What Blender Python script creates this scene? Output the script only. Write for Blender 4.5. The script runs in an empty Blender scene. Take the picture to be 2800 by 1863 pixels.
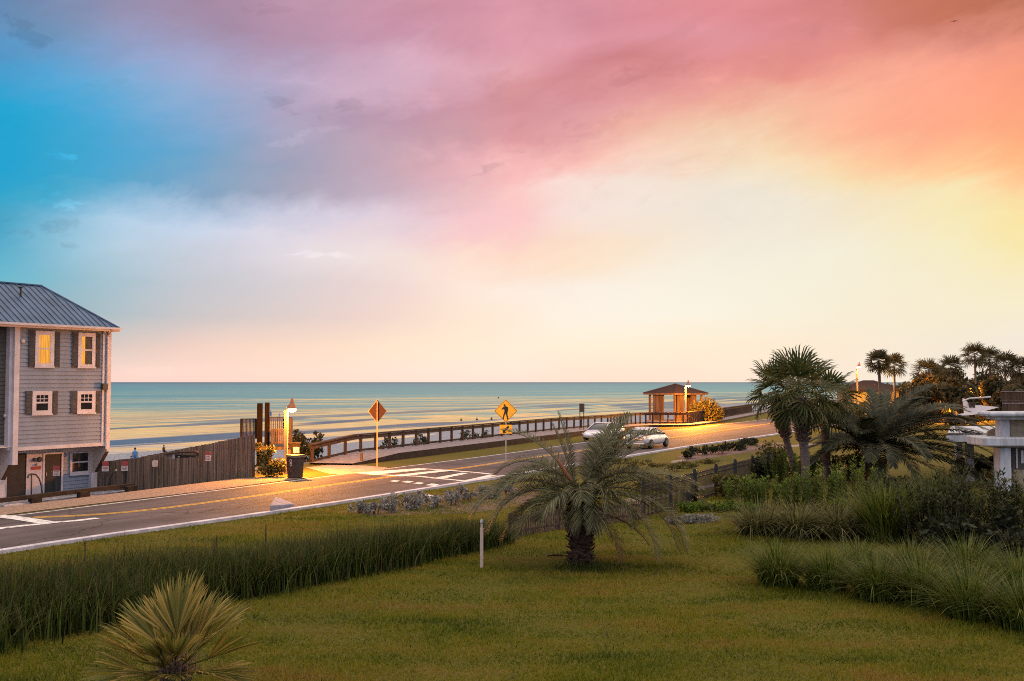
import bpy, math, random
import numpy as np
from mathutils import Vector, Matrix
R = math.radians
rnd = random.Random(11)
NR = np.random.default_rng(5)
S = bpy.context.scene
COL = S.collection

# ------------------------------------------------------------------ camera
CAM_H = 4.7
FPX = 2722.0                       # focal length in pixels of the 2800 px wide photograph
PITCH = math.atan((1045 - 931.5) / FPX)
cam = bpy.data.objects.new('camera', bpy.data.cameras.new('camera'))
COL.objects.link(cam)
cam.data.sensor_width = 36
cam.data.lens = FPX / 2800 * 36
cam.data.clip_start = 0.1
cam.data.clip_end = 90000
cam.location = (0, 0, CAM_H)
cam.rotation_euler = (R(90) + PITCH, 0, 0)
S.camera = cam

S.view_settings.view_transform = 'Standard'
S.view_settings.look = 'None'
S.view_settings.gamma = 1
S.view_settings.exposure = 0
S.render.engine = 'CYCLES'
S.cycles.max_bounces = 6
S.cycles.transparent_max_bounces = 8
S.cycles.sample_clamp_indirect = 4
S.cycles.pixel_filter_type = 'BLACKMAN_HARRIS'
S.cycles.filter_width = 1.05
S.cycles.use_denoising = False

def ray(px, py):
    dx = (px - 1400) / FPX; dy = (931.5 - py) / FPX
    c, s = math.cos(PITCH), math.sin(PITCH)
    return Vector((dx, c - dy * s, s + dy * c))
def at(px, py, z=0.0):             # point on the level z seen at a photograph pixel
    d = ray(px, py); t = (z - CAM_H) / d.z
    return Vector((0, 0, CAM_H)) + d * t
def atY(px, py, Y):                # point at distance Y
    d = ray(px, py)
    return Vector((0, 0, CAM_H)) + d * (Y / d.y)

# ------------------------------------------------------------------ light
SUN_AZ, SUN_EL = R(47), R(9)
sd = Vector((math.sin(SUN_AZ) * math.cos(SUN_EL), math.cos(SUN_AZ) * math.cos(SUN_EL), math.sin(SUN_EL)))
sun = bpy.data.objects.new('sun', bpy.data.lights.new('sun', 'SUN'))
COL.objects.link(sun)
sun.data.energy = 1.1
sun.data.angle = R(32)
sun.data.color = (1.0, 0.66, 0.36)
sun.rotation_euler = (-sd).to_track_quat('-Z', 'Y').to_euler()
sun.location = sd * 300

def lin(c):
    return tuple((x / 255 / 12.92) if x / 255 <= 0.04045 else ((x / 255 + 0.055) / 1.055) ** 2.4 for x in c)

# sunset clouds: colours by direction (azimuth, elevation), pushed about by noise
SX = [0, 150, 300, 450, 600, 750, 900, 1050, 1178, 1330, 1480, 1630, 1780, 1930, 2080, 2230, 2357]
SKY = [
(10, [(90,125,165),(125,140,175),(150,140,170),(160,135,160),(175,140,165),(195,150,172),(195,140,160),(200,140,158),(215,150,165),(200,135,150),(218,140,150),(222,140,145),(218,135,138),(205,125,118),(195,115,95),(190,110,85),(175,105,80)]),
(80, [(98,145,188),(112,140,172),(145,150,185),(160,145,175),(165,135,160),(190,150,175),(195,145,168),(205,145,162),(222,155,170),(222,155,168),(212,140,150),(218,140,142),(212,128,125),(222,135,125),(208,120,100),(215,130,108),(222,132,104)]),
(150, [(75,150,200),(110,155,200),(140,160,200),(160,160,195),(170,155,185),(185,155,180),(215,175,195),(222,170,185),(225,165,175),(205,130,140),(200,125,125),(215,130,125),(220,130,115),(222,130,110),(240,155,125),(242,150,120),(240,145,110)]),
(200, [(40,155,210),(95,165,210),(130,170,210),(155,170,205),(175,170,200),(205,175,198),(212,175,195),(212,160,175),(210,145,150),(205,130,135),(218,140,135),(228,145,130),(230,140,120),(240,165,135),(245,160,125),(245,150,115),(240,145,105)]),
(260, [(0,158,208),(60,163,210),(100,168,210),(135,168,205),(165,165,195),(170,150,175),(185,150,170),(200,145,160),(205,140,145),(215,145,145),(225,150,140),(238,170,150),(238,190,160),(245,170,135),(247,155,120),(248,155,115),(243,150,105)]),
(320, [(5,155,208),(35,160,208),(80,160,205),(110,160,200),(150,160,190),(180,165,185),(190,155,170),(195,150,160),(215,150,155),(222,150,145),(240,175,155),(240,205,175),(240,200,165),(245,175,135),(248,170,125),(250,165,118),(250,160,108)]),
(380, [(10,155,208),(30,158,205),(75,160,202),(110,160,195),(140,158,182),(175,160,180),(195,165,178),(222,170,178),(240,180,180),(245,185,175),(245,205,185),(242,215,190),(240,220,185),(242,215,165),(248,190,135),(252,180,120),(252,170,112)]),
(430, [(20,160,205),(35,160,200),(95,165,200),(130,165,195),(155,162,182),(175,165,185),(200,175,190),(225,185,190),(245,195,190),(245,225,215),(240,222,210),(238,225,205),(235,222,200),(240,220,165),(245,222,155),(242,225,155),(250,190,120)]),
(490, [(30,155,195),(95,170,205),(170,200,225),(185,205,228),(195,200,220),(212,205,222),(222,205,215),(240,195,200),(245,195,195),(240,225,215),(238,222,210),(232,225,212),(235,226,212),(238,225,200),(240,222,170),(240,222,155),(245,220,140)]),
(550, [(60,155,190),(150,195,220),(185,210,230),(200,210,228),(215,212,225),(230,215,220),(232,212,215),(245,205,200),(245,200,195),(245,220,195),(245,225,200),(238,228,215),(238,230,212),(238,228,205),(238,228,190),(240,228,160),(242,222,140)]),
(600, [(75,175,205),(140,190,210),(180,200,215),(195,200,212),(210,205,215),(235,222,222),(235,220,215),(248,220,205),(248,215,195),(248,222,195),(245,230,210),(240,232,215),(238,232,215),(238,232,212),(238,230,200),(240,228,180),(242,225,155)]),
(660, [(110,185,200),(140,180,195),(170,190,200),(195,195,200),(205,200,205),(220,205,205),(235,210,205),(248,225,210),(248,232,218),(245,234,222),(245,236,222),(243,236,218),(240,234,214),(240,232,210),(240,230,205),(240,230,195),(240,228,180)]),
(730, [(140,180,190),(155,180,188),(180,190,195),(205,195,195),(215,200,195),(228,205,198),(240,212,200),(248,226,205),(250,230,210),(248,238,225),(247,238,222),(245,238,220),(243,235,215),(242,232,208),(240,230,205),(240,230,202),(240,230,200)]),
(800, [(200,192,190),(210,195,190),(222,200,190),(240,205,190),(248,215,195),(250,218,195),(252,226,200),(252,230,205),(252,232,210),(250,235,210),(250,234,208),(250,232,205),(248,230,205),(245,228,205),(242,228,208),(238,226,208),(235,226,215)]),
(850, [(232,205,195),(238,208,198),(245,212,198),(250,215,200),(252,218,200),(252,222,203),(252,226,208),(252,228,210),(252,230,212),(250,226,205),(250,226,205),(250,228,206),(248,228,206),(246,228,208),(242,228,210),(235,224,212),(238,218,200)]),
(882, [(240,205,192),(244,208,196),(250,212,200),(252,214,200),(252,215,200),(252,218,200),(252,222,205),(252,224,208),(252,224,208),(250,222,202),(250,222,202),(250,224,204),(248,226,206),(246,228,208),(242,228,210),(235,224,212),(238,218,200)]),
]
SKYC = np.array([[lin(c) for c in row[1]] for row in SKY])
for j_, row in enumerate(SKY):
    for i_, c_ in enumerate(row[1]):
        if c_[0] > 205 and c_[2] < 150 and 80 <= row[0] < 430: SKYC[j_, i_] = lin((min(255, c_[0] + 2), c_[1] + 9, c_[2] + 16))
        if c_[0] < 60: SKYC[j_, i_] = lin((c_[0] + 22, c_[1] + 3, c_[2] - 4))
        if c_[0] > 230 and c_[2] < 190 and row[0] >= 430: SKYC[j_, i_] = lin((c_[0], c_[1] + 2, c_[2] + 20))
SKYY = np.array([row[0] for row in SKY], float)
def table(x, y):
    x = min(max(x, 0), 2357); y = min(max(y, SKYY[0]), SKYY[-1])
    i = min(max(np.searchsorted(SX, x) - 1, 0), len(SX) - 2); j = min(max(np.searchsorted(SKYY, y) - 1, 0), len(SKYY) - 2)
    u = (x - SX[i]) / (SX[i + 1] - SX[i]); v = (y - SKYY[j]) / (SKYY[j + 1] - SKYY[j])
    return (SKYC[j, i] * (1 - u) + SKYC[j, i + 1] * u) * (1 - v) + (SKYC[j + 1, i] * (1 - u) + SKYC[j + 1, i + 1] * u) * v
def skycol(az, el):
    """linear colour of the evening sky in a world direction (radians)"""
    a = max(-R(28), min(R(28), az)); e = max(0, min(R(22.5), el))
    d = Vector((math.sin(a) * math.cos(e), math.cos(a) * math.cos(e), math.sin(e)))
    c_, s_ = math.cos(PITCH), math.sin(PITCH)
    depth = d.y * c_ + d.z * s_; up = -d.y * s_ + d.z * c_
    px = 1400 + d.x / depth * FPX; py = 931.5 - up / depth * FPX
    c = np.array(table(px * 2357 / 2800, py * 2357 / 2800))
    back = np.array((.72, .78, 1.0))  # unseen sky behind the camera, raised as added fill for the house front
    zen = np.array((2.45, 2.12, 1.75))            # unseen overhead sky, made bright as added fill for the land
    k = min(1, max(0, (abs(az) - R(28)) / R(100))); k = k * k * (3 - 2 * k)
    c = c * (1 - k) + back * k
    z = min(1, max(0, (el - R(22)) / R(36))); z = z * z * (3 - 2 * z)
    return c * (1 - z) + zen * z

W = bpy.data.worlds.new('World'); S.world = W
W.use_nodes = True
nt = W.node_tree; N = nt.nodes; L = nt.links
N.clear()
def nd(t, **kw):
    n = N.new(t)
    for k, v in kw.items(): setattr(n, k, v)
    return n
def mth(op, a, b=None, c=None):
    n = nd('ShaderNodeMath', operation=op)
    for i, x in enumerate((a, b, c)):
        if x is None: continue
        if isinstance(x, (int, float)): n.inputs[i].default_value = x
        else: L.new(x, n.inputs[i])
    return n.outputs[0]
tc = nd('ShaderNodeTexCoord'); sp = nd('ShaderNodeSeparateXYZ'); L.new(tc.outputs['Generated'], sp.inputs[0])
az0 = mth('ARCTAN2', sp.outputs[0], sp.outputs[1]); el0 = mth('ARCSINE', sp.outputs[2])
cb = nd('ShaderNodeCombineXYZ'); L.new(az0, cb.inputs[0]); L.new(el0, cb.inputs[1])
def cloud(scale, rot, detail, rough, off=0.0, dist=0.0):
    mp = nd('ShaderNodeMapping'); mp.inputs['Rotation'].default_value = (0, 0, rot)
    mp.inputs['Scale'].default_value = (scale[0], scale[1], 1); mp.inputs['Location'].default_value = (off, off * .7, off)
    r1 = nd('ShaderNodeVectorRotate'); r1.inputs['Angle'].default_value = rot; L.new(cb.outputs[0], r1.inputs['Vector'])
    mp.inputs['Rotation'].default_value = (0, 0, 0); L.new(r1.outputs[0], mp.inputs[0])
    n = nd('ShaderNodeTexNoise'); n.inputs['Scale'].default_value = 1; n.inputs['Detail'].default_value = detail
    n.inputs['Roughness'].default_value = rough; n.inputs['Distortion'].default_value = dist
    L.new(mp.outputs[0], n.inputs['Vector'])
    return n
n1 = cloud((6, 13), R(-20), 9, .66, 0, .3)
n2 = cloud((6, 15), R(-14), 9, .66, 7.3, .3)
fade = mth('MULTIPLY', nd('ShaderNodeMapRange').outputs[0], 1.0)
mr = fade.node.inputs[0].links[0].from_node          # warp dies away towards the horizon
L.new(el0, mr.inputs[0]); mr.inputs[1].default_value = R(2.0); mr.inputs[2].default_value = R(8.5); mr.inputs[3].default_value = .10; mr.inputs[4].default_value = 1
az = mth('ADD', az0, mth('MULTIPLY', mth('SUBTRACT', n1.outputs['Fac'], .5), mth('MULTIPLY', fade, .085)))
el = mth('ADD', el0, mth('MULTIPLY', mth('SUBTRACT', n2.outputs['Fac'], .5), mth('MULTIPLY', fade, .085)))
pos = mth('DIVIDE', mth('ADD', az, math.pi), 2 * math.pi)
els = [math.atan((1045 - y * 2800 / 2357) / FPX) for y in SKYY][::-1]
els[0] = 0.0
els += [R(30), R(45), R(75)]
azs = [R(x) for x in np.linspace(-27.6, 27.6, 19)]
azs = [-math.pi + .001, R(-120), R(-75), R(-45)] + azs + [R(45), R(75), R(120), math.pi - .001]
cur = None; pe = None
for e in els:
    rp = nd('ShaderNodeValToRGB'); cr = rp.color_ramp; cr.interpolation = 'EASE' if False else 'LINEAR'
    L.new(pos, rp.inputs[0])
    for i, a in enumerate(azs):
        p = (a + math.pi) / (2 * math.pi)
        el_ = cr.elements[i] if i < 2 else cr.elements.new(p)
        el_.position = p
    for i, a in enumerate(azs):
        c = skycol(a, e); cr.elements[i].color = (*c, 1)
    if cur is None: cur = rp.outputs[0]
    else:
        m_ = nd('ShaderNodeMapRange'); m_.interpolation_type = 'LINEAR'; L.new(el, m_.inputs[0]); m_.inputs[1].default_value = pe; m_.inputs[2].default_value = e
        mx = nd('ShaderNodeMix', data_type='RGBA'); L.new(m_.outputs[0], mx.inputs[0]); L.new(cur, mx.inputs[6]); L.new(rp.outputs[0], mx.inputs[7])
        cur = mx.outputs[2]
    pe = e
# soft cloud texture: long wisps, darker scud
mr3 = nd('ShaderNodeMapRange'); L.new(el0, mr3.inputs[0]); mr3.inputs[1].default_value = R(6); mr3.inputs[2].default_value = R(14); mr3.inputs[3].default_value = .12
def modulate(cur, n, lo, hi, vlo, vhi):
    a = nd('ShaderNodeMapRange'); a.interpolation_type = 'SMOOTHSTEP'; L.new(n.outputs['Fac'], a.inputs[0])
    a.inputs[1].default_value = lo; a.inputs[2].default_value = hi; a.inputs[3].default_value = vlo; a.inputs[4].default_value = vhi
    k = mth('ADD', mth('MULTIPLY', mth('SUBTRACT', a.outputs[0], 1), mr3.outputs[0]), 1)
    v = nd('ShaderNodeVectorMath', operation='SCALE'); L.new(cur, v.inputs[0]); L.new(k, v.inputs['Scale'])
    return v.outputs[0]
cur = modulate(cur, cloud((6, 17), R(-17), 10, .64, 3.1, .5), .3, .7, .955, 1.04)
cur = modulate(cur, cloud((9, 20), R(-12), 11, .66, 12.4, .9), .58, .72, 1.0, .92)
cur = modulate(cur, cloud((12, 30), R(6), 9, .6, 21.0, .5), .60, .74, 1.0, 1.07)
# separate scraps of cloud: each an ellipse of sky filled with ragged noise, darker or paler than what is behind
fine = cloud((26, 60), R(-10), 10, .62, 5.5, .7)
def scrap(cur, px, py, rx, ry, tilt, gain, lo=.5, hi=.62):
    d = ray(px * 2800 / 2357, py * 2800 / 2357).normalized(); a0 = math.atan2(d.x, d.y); e0 = math.asin(d.z)
    x = mth('SUBTRACT', az0, a0); y = mth('SUBTRACT', el0, e0); c_, s_ = math.cos(tilt), math.sin(tilt)
    u = mth('DIVIDE', mth('ADD', mth('MULTIPLY', x, c_), mth('MULTIPLY', y, s_)), rx / 2291); v_ = mth('DIVIDE', mth('SUBTRACT', mth('MULTIPLY', y, c_), mth('MULTIPLY', x, s_)), ry / 2291)
    r2 = mth('ADD', mth('MULTIPLY', u, u), mth('MULTIPLY', v_, v_))
    k = mth('SUBTRACT', fine.outputs['Fac'], mth('MULTIPLY', r2, .16))
    m = nd('ShaderNodeMapRange'); m.interpolation_type = 'SMOOTHSTEP'; L.new(k, m.inputs[0]); m.inputs[1].default_value = lo - .08; m.inputs[2].default_value = hi - .06; m.inputs[3].default_value = 1; m.inputs[4].default_value = gain
    s2 = nd('ShaderNodeVectorMath', operation='SCALE'); L.new(cur, s2.inputs[0]); L.new(m.outputs[0], s2.inputs['Scale'])
    return s2.outputs[0]
for args in ((690, 255, 75, 26, R(-18), .86), (800, 243, 40, 18, R(5), .88), (1150, 375, 95, 22, R(16), .86), (1440, 175, 90, 26, R(14), .90), (1340, 300, 120, 34, R(18), .93), (70, 75, 70, 30, R(-20), .86), (600, 20, 90, 18, 0, .92),
             (130, 357, 40, 14, 0, 1.22), (60, 392, 60, 12, 0, 1.2), (130, 455, 55, 34, R(-20), 1.2), (90, 525, 120, 26, R(6), .86), (165, 565, 26, 10, 0, .88), (670, 325, 90, 12, R(8), 1.10), (740, 300, 90, 10, R(10), 1.08), (1640, 190, 160, 22, R(16), 1.05), (760, 590, 110, 16, 0, 1.10), (330, 855, 100, 14, 0, 1.03)):
    cur = scrap(cur, *args)
dk = nd('ShaderNodeMapRange'); L.new(sp.outputs[2], dk.inputs[0]); dk.inputs[1].default_value = -.06; dk.inputs[2].default_value = 0; dk.inputs[3].default_value = .25; dk.inputs[4].default_value = 1
v = nd('ShaderNodeVectorMath', operation='SCALE'); L.new(cur, v.inputs[0]); L.new(dk.outputs[0], v.inputs['Scale']); cur = v.outputs[0]
nish = nd('ShaderNodeTexSky', sky_type='NISHITA'); nish.sun_disc = False; nish.sun_elevation = SUN_EL; nish.sun_rotation = SUN_AZ
bg1 = nd('ShaderNodeBackground'); L.new(cur, bg1.inputs[0]); bg1.inputs[1].default_value = 1.05
bg2 = nd('ShaderNodeBackground'); L.new(nish.outputs[0], bg2.inputs[0]); bg2.inputs[1].default_value = 0.0012
ad = nd('ShaderNodeAddShader'); L.new(bg1.outputs[0], ad.inputs[0]); L.new(bg2.outputs[0], ad.inputs[1])
out = nd('ShaderNodeOutputWorld'); L.new(ad.outputs[0], out.inputs[0])
W.cycles.sampling_method = 'MANUAL'; W.cycles.sample_map_resolution = 1024

# ------------------------------------------------------------------ materials
def newmat(name):
    m = bpy.data.materials.new(name); m.use_nodes = True
    t = m.node_tree; b = t.nodes['Principled BSDF']
    return m, t, b
def pm(name, c1, c2=None, scale=3.0, rough=.8, bump=0.0, bscale=40, metal=0.0, stretch=(1, 1, 1), detail=6, spec=.3, lo=.35, hi=.65):
    m, t, b = newmat(name)
    c2 = c2 or tuple(x * .7 for x in c1)
    co = t.nodes.new('ShaderNodeTexCoord'); mp = t.nodes.new('ShaderNodeMapping'); mp.inputs['Scale'].default_value = stretch
    t.links.new(co.outputs['Object'], mp.inputs[0])
    n = t.nodes.new('ShaderNodeTexNoise'); n.inputs['Scale'].default_value = scale; n.inputs['Detail'].default_value = detail
    t.links.new(mp.outputs[0], n.inputs['Vector'])
    r = t.nodes.new('ShaderNodeValToRGB'); r.color_ramp.elements[0].color = (*c2, 1); r.color_ramp.elements[1].color = (*c1, 1)
    r.color_ramp.elements[0].position = lo; r.color_ramp.elements[1].position = hi
    t.links.new(n.outputs['Fac'], r.inputs[0]); t.links.new(r.outputs[0], b.inputs['Base Color'])
    b.inputs['Roughness'].default_value = rough; b.inputs['Metallic'].default_value = metal
    b.inputs['Specular IOR Level'].default_value = spec
    if bump:
        n2 = t.nodes.new('ShaderNodeTexNoise'); n2.inputs['Scale'].default_value = bscale; n2.inputs['Detail'].default_value = 5
        t.links.new(mp.outputs[0], n2.inputs['Vector'])
        bp = t.nodes.new('ShaderNodeBump'); bp.inputs['Strength'].default_value = bump; bp.inputs['Distance'].default_value = .02
        t.links.new(n2.outputs['Fac'], bp.inputs['Height']); t.links.new(bp.outputs[0], b.inputs['Normal'])
    return m
def leafmat(name, cols, trans=.35, rough=.6):
    """foliage: each leaf takes its own colour from the ramp; light passes through"""
    m, t, b = newmat(name)
    g = t.nodes.new('ShaderNodeNewGeometry')
    r = t.nodes.new('ShaderNodeValToRGB')
    for i, c in enumerate(cols):
        p = i / (len(cols) - 1)
        e = r.color_ramp.elements[i] if i < 2 else r.color_ramp.elements.new(p)
        e.position = p
    for i, c in enumerate(cols): r.color_ramp.elements[i].color = (*c, 1)
    t.links.new(g.outputs['Random Per Island'], r.inputs[0]); t.links.new(r.outputs[0], b.inputs['Base Color'])
    b.inputs['Roughness'].default_value = rough; b.inputs['Specular IOR Level'].default_value = .25
    tr = t.nodes.new('ShaderNodeBsdfTranslucent'); t.links.new(r.outputs[0], tr.inputs[0])
    mx = t.nodes.new('ShaderNodeMixShader'); mx.inputs[0].default_value = trans
    t.links.new(b.outputs[0], mx.inputs[1]); t.links.new(tr.outputs[0], mx.inputs[2])
    t.links.new(mx.outputs[0], t.nodes['Material Output'].inputs[0])
    return m
def emis(name, c, s):
    m, t, b = newmat(name)
    b.inputs['Base Color'].default_value = (*c, 1); b.inputs['Emission Color'].default_value = (*c, 1); b.inputs['Emission Strength'].default_value = s
    return m
def plain(name, c, rough=.5, metal=0.0, spec=.4):
    return pm(name, c, tuple(x * .82 for x in c), 6, rough, 0, metal=metal, spec=spec)

M = {}
M['asphalt'] = pm('asphalt', (.098, .078, .084), (.055, .044, .048), .55, .8, .5, 120, spec=.15, lo=.25, hi=.75, detail=12)
def road_wear(m):
    t = m.node_tree; b = t.nodes['Principled BSDF']; lk = t.links
    src = b.inputs['Base Color'].links[0].from_socket
    co = t.nodes.new('ShaderNodeTexCoord'); vr = t.nodes.new('ShaderNodeVectorRotate'); vr.rotation_type = 'Z_AXIS'; vr.inputs['Angle'].default_value = -math.atan2(.87, .5)
    lk.new(co.outputs['Object'], vr.inputs['Vector'])
    mp = t.nodes.new('ShaderNodeMapping'); mp.inputs['Scale'].default_value = (.03, 1.1, 1); lk.new(vr.outputs[0], mp.inputs[0])
    n = t.nodes.new('ShaderNodeTexNoise'); n.inputs['Scale'].default_value = 1; n.inputs['Detail'].default_value = 5; lk.new(mp.outputs[0], n.inputs['Vector'])
    mr = t.nodes.new('ShaderNodeMapRange'); lk.new(n.outputs['Fac'], mr.inputs[0]); mr.inputs[1].default_value = .35; mr.inputs[2].default_value = .65; mr.inputs[3].default_value = .72; mr.inputs[4].default_value = 1.25
    nw = t.nodes.new('ShaderNodeTexNoise'); nw.inputs['Scale'].default_value = .8; nw.inputs['Detail'].default_value = 6; lk.new(co.outputs['Object'], nw.inputs['Vector'])
    ad = t.nodes.new('ShaderNodeVectorMath'); ad.operation = 'MULTIPLY_ADD'; lk.new(nw.outputs['Color'], ad.inputs[0]); ad.inputs[1].default_value = (1.6, 1.6, 0); lk.new(co.outputs['Object'], ad.inputs[2])
    vo = t.nodes.new('ShaderNodeTexVoronoi'); vo.feature = 'DISTANCE_TO_EDGE'; vo.inputs['Scale'].default_value = .16; lk.new(ad.outputs[0], vo.inputs['Vector'])
    cr = t.nodes.new('ShaderNodeMapRange'); lk.new(vo.outputs['Distance'], cr.inputs[0]); cr.inputs[1].default_value = .002; cr.inputs[2].default_value = .008; cr.inputs[3].default_value = .45; cr.inputs[4].default_value = 1
    mm = t.nodes.new('ShaderNodeMath'); mm.operation = 'MULTIPLY'; lk.new(mr.outputs[0], mm.inputs[0]); lk.new(cr.outputs[0], mm.inputs[1])
    vs = t.nodes.new('ShaderNodeVectorMath'); vs.operation = 'SCALE'; lk.new(src, vs.inputs[0]); lk.new(mm.outputs[0], vs.inputs['Scale']); lk.new(vs.outputs[0], b.inputs['Base Color'])
road_wear(M['asphalt'])
M['gravel'] = pm('gravel', (.30, .20, .15), (.13, .085, .07), 9, .95, 1.0, 30, detail=9)
M['concrete'] = pm('concrete', (.26, .215, .20), (.17, .14, .13), 2.5, .9, .3, 60)
M['kerb'] = pm('kerb_concrete', (.50, .46, .52), (.33, .30, .34), 2.2, .85, .3, 60)
M['white_line'] = pm('road_paint_white', (.60, .57, .58), (.16, .13, .135), 5, .75, .2, 80, lo=.30, hi=.52, detail=12)
M['yellow_line'] = pm('road_paint_yellow', (.60, .33, .04), (.20, .12, .05), 5, .75, .2, 80, lo=.30, hi=.52, detail=12)
M['path'] = pm('path_paving', (.20, .165, .16), (.13, .105, .10), 2.5, .9, .3, 50)
M['inlet'] = pm('inlet_concrete', (.22, .21, .27), (.15, .14, .19), 2.5, .85, .3, 50)
M['l_dark_shrub'] = None
M['mulch'] = pm('mulch', (.16, .095, .085), (.065, .04, .038), 14, .95, 1.0, 40)
M['wood'] = pm('weathered_timber', (.105, .065, .045), (.04, .025, .018), 3, .85, .4, 30, stretch=(1, 1, .15))
M['dark_wood'] = pm('dark_timber', (.035, .02, .015), (.014, .008, .006), 3, .85, .4, 30)
M['piling'] = pm('piling_timber', (.012, .0065, .0045), (.006, .0035, .0025), 3, .9, .4, 30, stretch=(4, 4, .2), spec=.08)
M['rail_wood'] = pm('railing_timber', (.062, .036, .026), (.026, .015, .011), 3, .85, .4, 30, stretch=(1, 1, .15))
M['deck'] = pm('deck_boards', (.20, .165, .185), (.11, .09, .10), 4, .85, .3, 30)
M['fence'] = pm('fence_boards', (.17, .115, .088), (.04, .027, .021), 4, .9, .4, 20, stretch=(5, 5, .12))
M['siding'] = pm('siding_grey', (.20, .225, .285), (.165, .187, .24), .8, .7, 0, 30, stretch=(2, 2, .4), detail=5)
M['siding2'] = pm('siding_brown', (.085, .073, .066), (.062, .053, .048), 1.2, .7, .1, 30)
M['white'] = pm('white_trim', (.52, .47, .51), (.42, .375, .40), 2, .55, .05, 30)
M['cream'] = pm('cream_board', (.58, .47, .42), (.47, .38, .34), 1.3, .7, .05, 30)
M['shutter'] = pm('shutter_grey', (.055, .05, .054), (.038, .035, .038), 3, .6, .2, 30)
M['dark_door'] = pm('dark_screen_door', (.032, .029, .03), (.02, .018, .018), 3, .6)
M['roof_metal'] = pm('roof_metal', (.055, .095, .17), (.033, .062, .118), 1.4, .5, .05, 20, metal=0, spec=.3)
M['glass_dark'] = pm('window_glass', (.02, .02, .022), (.012, .012, .014), 1, .06, spec=.6)
M['stucco'] = pm('white_stucco', (.46, .47, .53), (.30, .30, .33), 1.6, .85, .5, 60, stretch=(3, 3, .5), detail=10)
M['stone'] = pm('tan_stone', (.30, .24, .17), (.19, .15, .11), 3, .9, .4, 12)
M['shingle'] = pm('brown_shingle', (.030, .019, .022), (.017, .011, .013), 7, .9, .6, 14, spec=.08)
M['metal_black'] = plain('black_metal', (.02, .02, .022), .45)
M['metal_grey'] = plain('grey_metal', (.35, .34, .33), .45, .6)
M['sign_yellow'] = plain('sign_yellow', (.80, .46, .03), .45)
M['sign_back'] = plain('sign_back', (.065, .028, .022), .6, .2, .2)
M['sign_black'] = plain('sign_black', (.012, .012, .012), .5)
M['sign_red'] = plain('sign_red', (.30, .045, .04), .5)
M['sign_white'] = plain('sign_white', (.46, .42, .42), .5)
M['sign_pale'] = plain('sign_pale', (.5, .37, .32), .5)
M['bin'] = pm('bin_plastic', (.035, .03, .032), (.022, .018, .02), 4, .5)
M['bin_lid'] = plain('bin_lid', (.10, .085, .06), .5)
M['lamp_metal'] = plain('lamp_metal', (.45, .30, .16), .5, .2)
M['lamp_shade'] = plain('lamp_shade', (.40, .13, .05), .5, .1)
M['bulb'] = emis('lamp_glow', (1.0, .62, .18), 26)
M['win_lit'] = None
M['car'] = plain('silver_paint', (.62, .62, .68), .25, .35, .6)
M['car_glass'] = plain('car_glass', (.02, .022, .028), .08, 0, .6)
M['tyre'] = plain('tyre', (.015, .015, .015), .8)
M['rim'] = plain('wheel_rim', (.3, .3, .32), .35, .7)
M['tail'] = emis('tail_lamp', (1.0, .10, .02), 22)
M['headlamp'] = plain('headlamp', (.6, .6, .62), .15)
M['skin'] = plain('skin', (.35, .19, .13), .6)
M['hair'] = plain('dark_hair', (.02, .014, .01), .6)
M['cloth_blue'] = plain('blue_cloth', (.05, .20, .48), .8)
M['cloth_pale'] = plain('pale_blue_cloth', (.30, .37, .52), .8)
M['cloth_dark'] = plain('dark_cloth', (.03, .03, .035), .8)
M['poster'] = pm('poster', (.55, .62, .75), (.1, .18, .4), 5, .5)
M['sail'] = pm('white_canvas', (.50, .45, .48), (.42, .38, .41), 1.5, .7)
M['rust_stick'] = plain('brown_flower_spathe', (.20, .06, .025), .7)
M['trunk_dark'] = pm('palm_boots', (.105, .058, .040), (.020, .011, .008), 9, .95, .9, 25)
M['trunk_grey'] = pm('palm_trunk', (.13, .10, .095), (.05, .038, .036), 5, .9, .9, 18, stretch=(1, 1, 3))
M['boots_tan'] = pm('palm_old_boots', (.15, .10, .08), (.045, .03, .024), 7, .95, .8, 25)
M['bark'] = pm('bark', (.09, .065, .05), (.04, .03, .022), 6, .9, .6, 20)
M['soil'] = pm('soil', (.05, .038, .026), (.025, .02, .014), 5, .95, .6, 20)

M['l_pindo'] = leafmat('pindo_leaf', [(.028, .030, .009), (.062, .062, .022), (.10, .098, .042), (.18, .17, .11), (.085, .065, .024)], .28)
M['l_pindo_dry'] = leafmat('pindo_leaf_dry', [(.10, .058, .03), (.14, .085, .045), (.06, .035, .02)], .25)
M['l_sabal'] = leafmat('sabal_leaf', [(.014, .022, .005), (.038, .050, .011), (.078, .080, .022), (.14, .115, .04)], .3)
M['l_phoenix'] = leafmat('date_leaf', [(.010, .014, .006), (.024, .028, .015), (.05, .052, .03), (.08, .065, .026)], .25)
M['l_fan'] = leafmat('fan_leaf', [(.05, .055, .010), (.13, .12, .022), (.25, .19, .04), (.34, .23, .06)], .4)
M['l_reed'] = leafmat('reed_leaf', [(.005, .010, .001), (.014, .028, .003), (.045, .075, .008), (.095, .115, .018), (.02, .03, .005), (.12, .085, .035)], .4)
M['l_reed_top'] = leafmat('reed_plume', [(.07, .05, .018), (.13, .085, .035), (.06, .055, .014)], .4)
M['l_clump'] = leafmat('clump_leaf', [(.010, .020, .002), (.045, .072, .008), (.095, .125, .014), (.16, .155, .035)], .4)
M['l_arch'] = leafmat('arching_leaf', [(.018, .022, .005), (.06, .058, .013), (.11, .105, .028), (.20, .18, .085)], .35)
M['l_lawn'] = leafmat('lawn_blade', [(.055, .072, .012), (.085, .09, .016), (.12, .10, .022), (.15, .11, .035)], .35)
M['l_green'] = leafmat('bright_leaf', [(.035, .065, .006), (.085, .14, .012), (.15, .20, .02), (.02, .03, .006)], .4)
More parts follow.
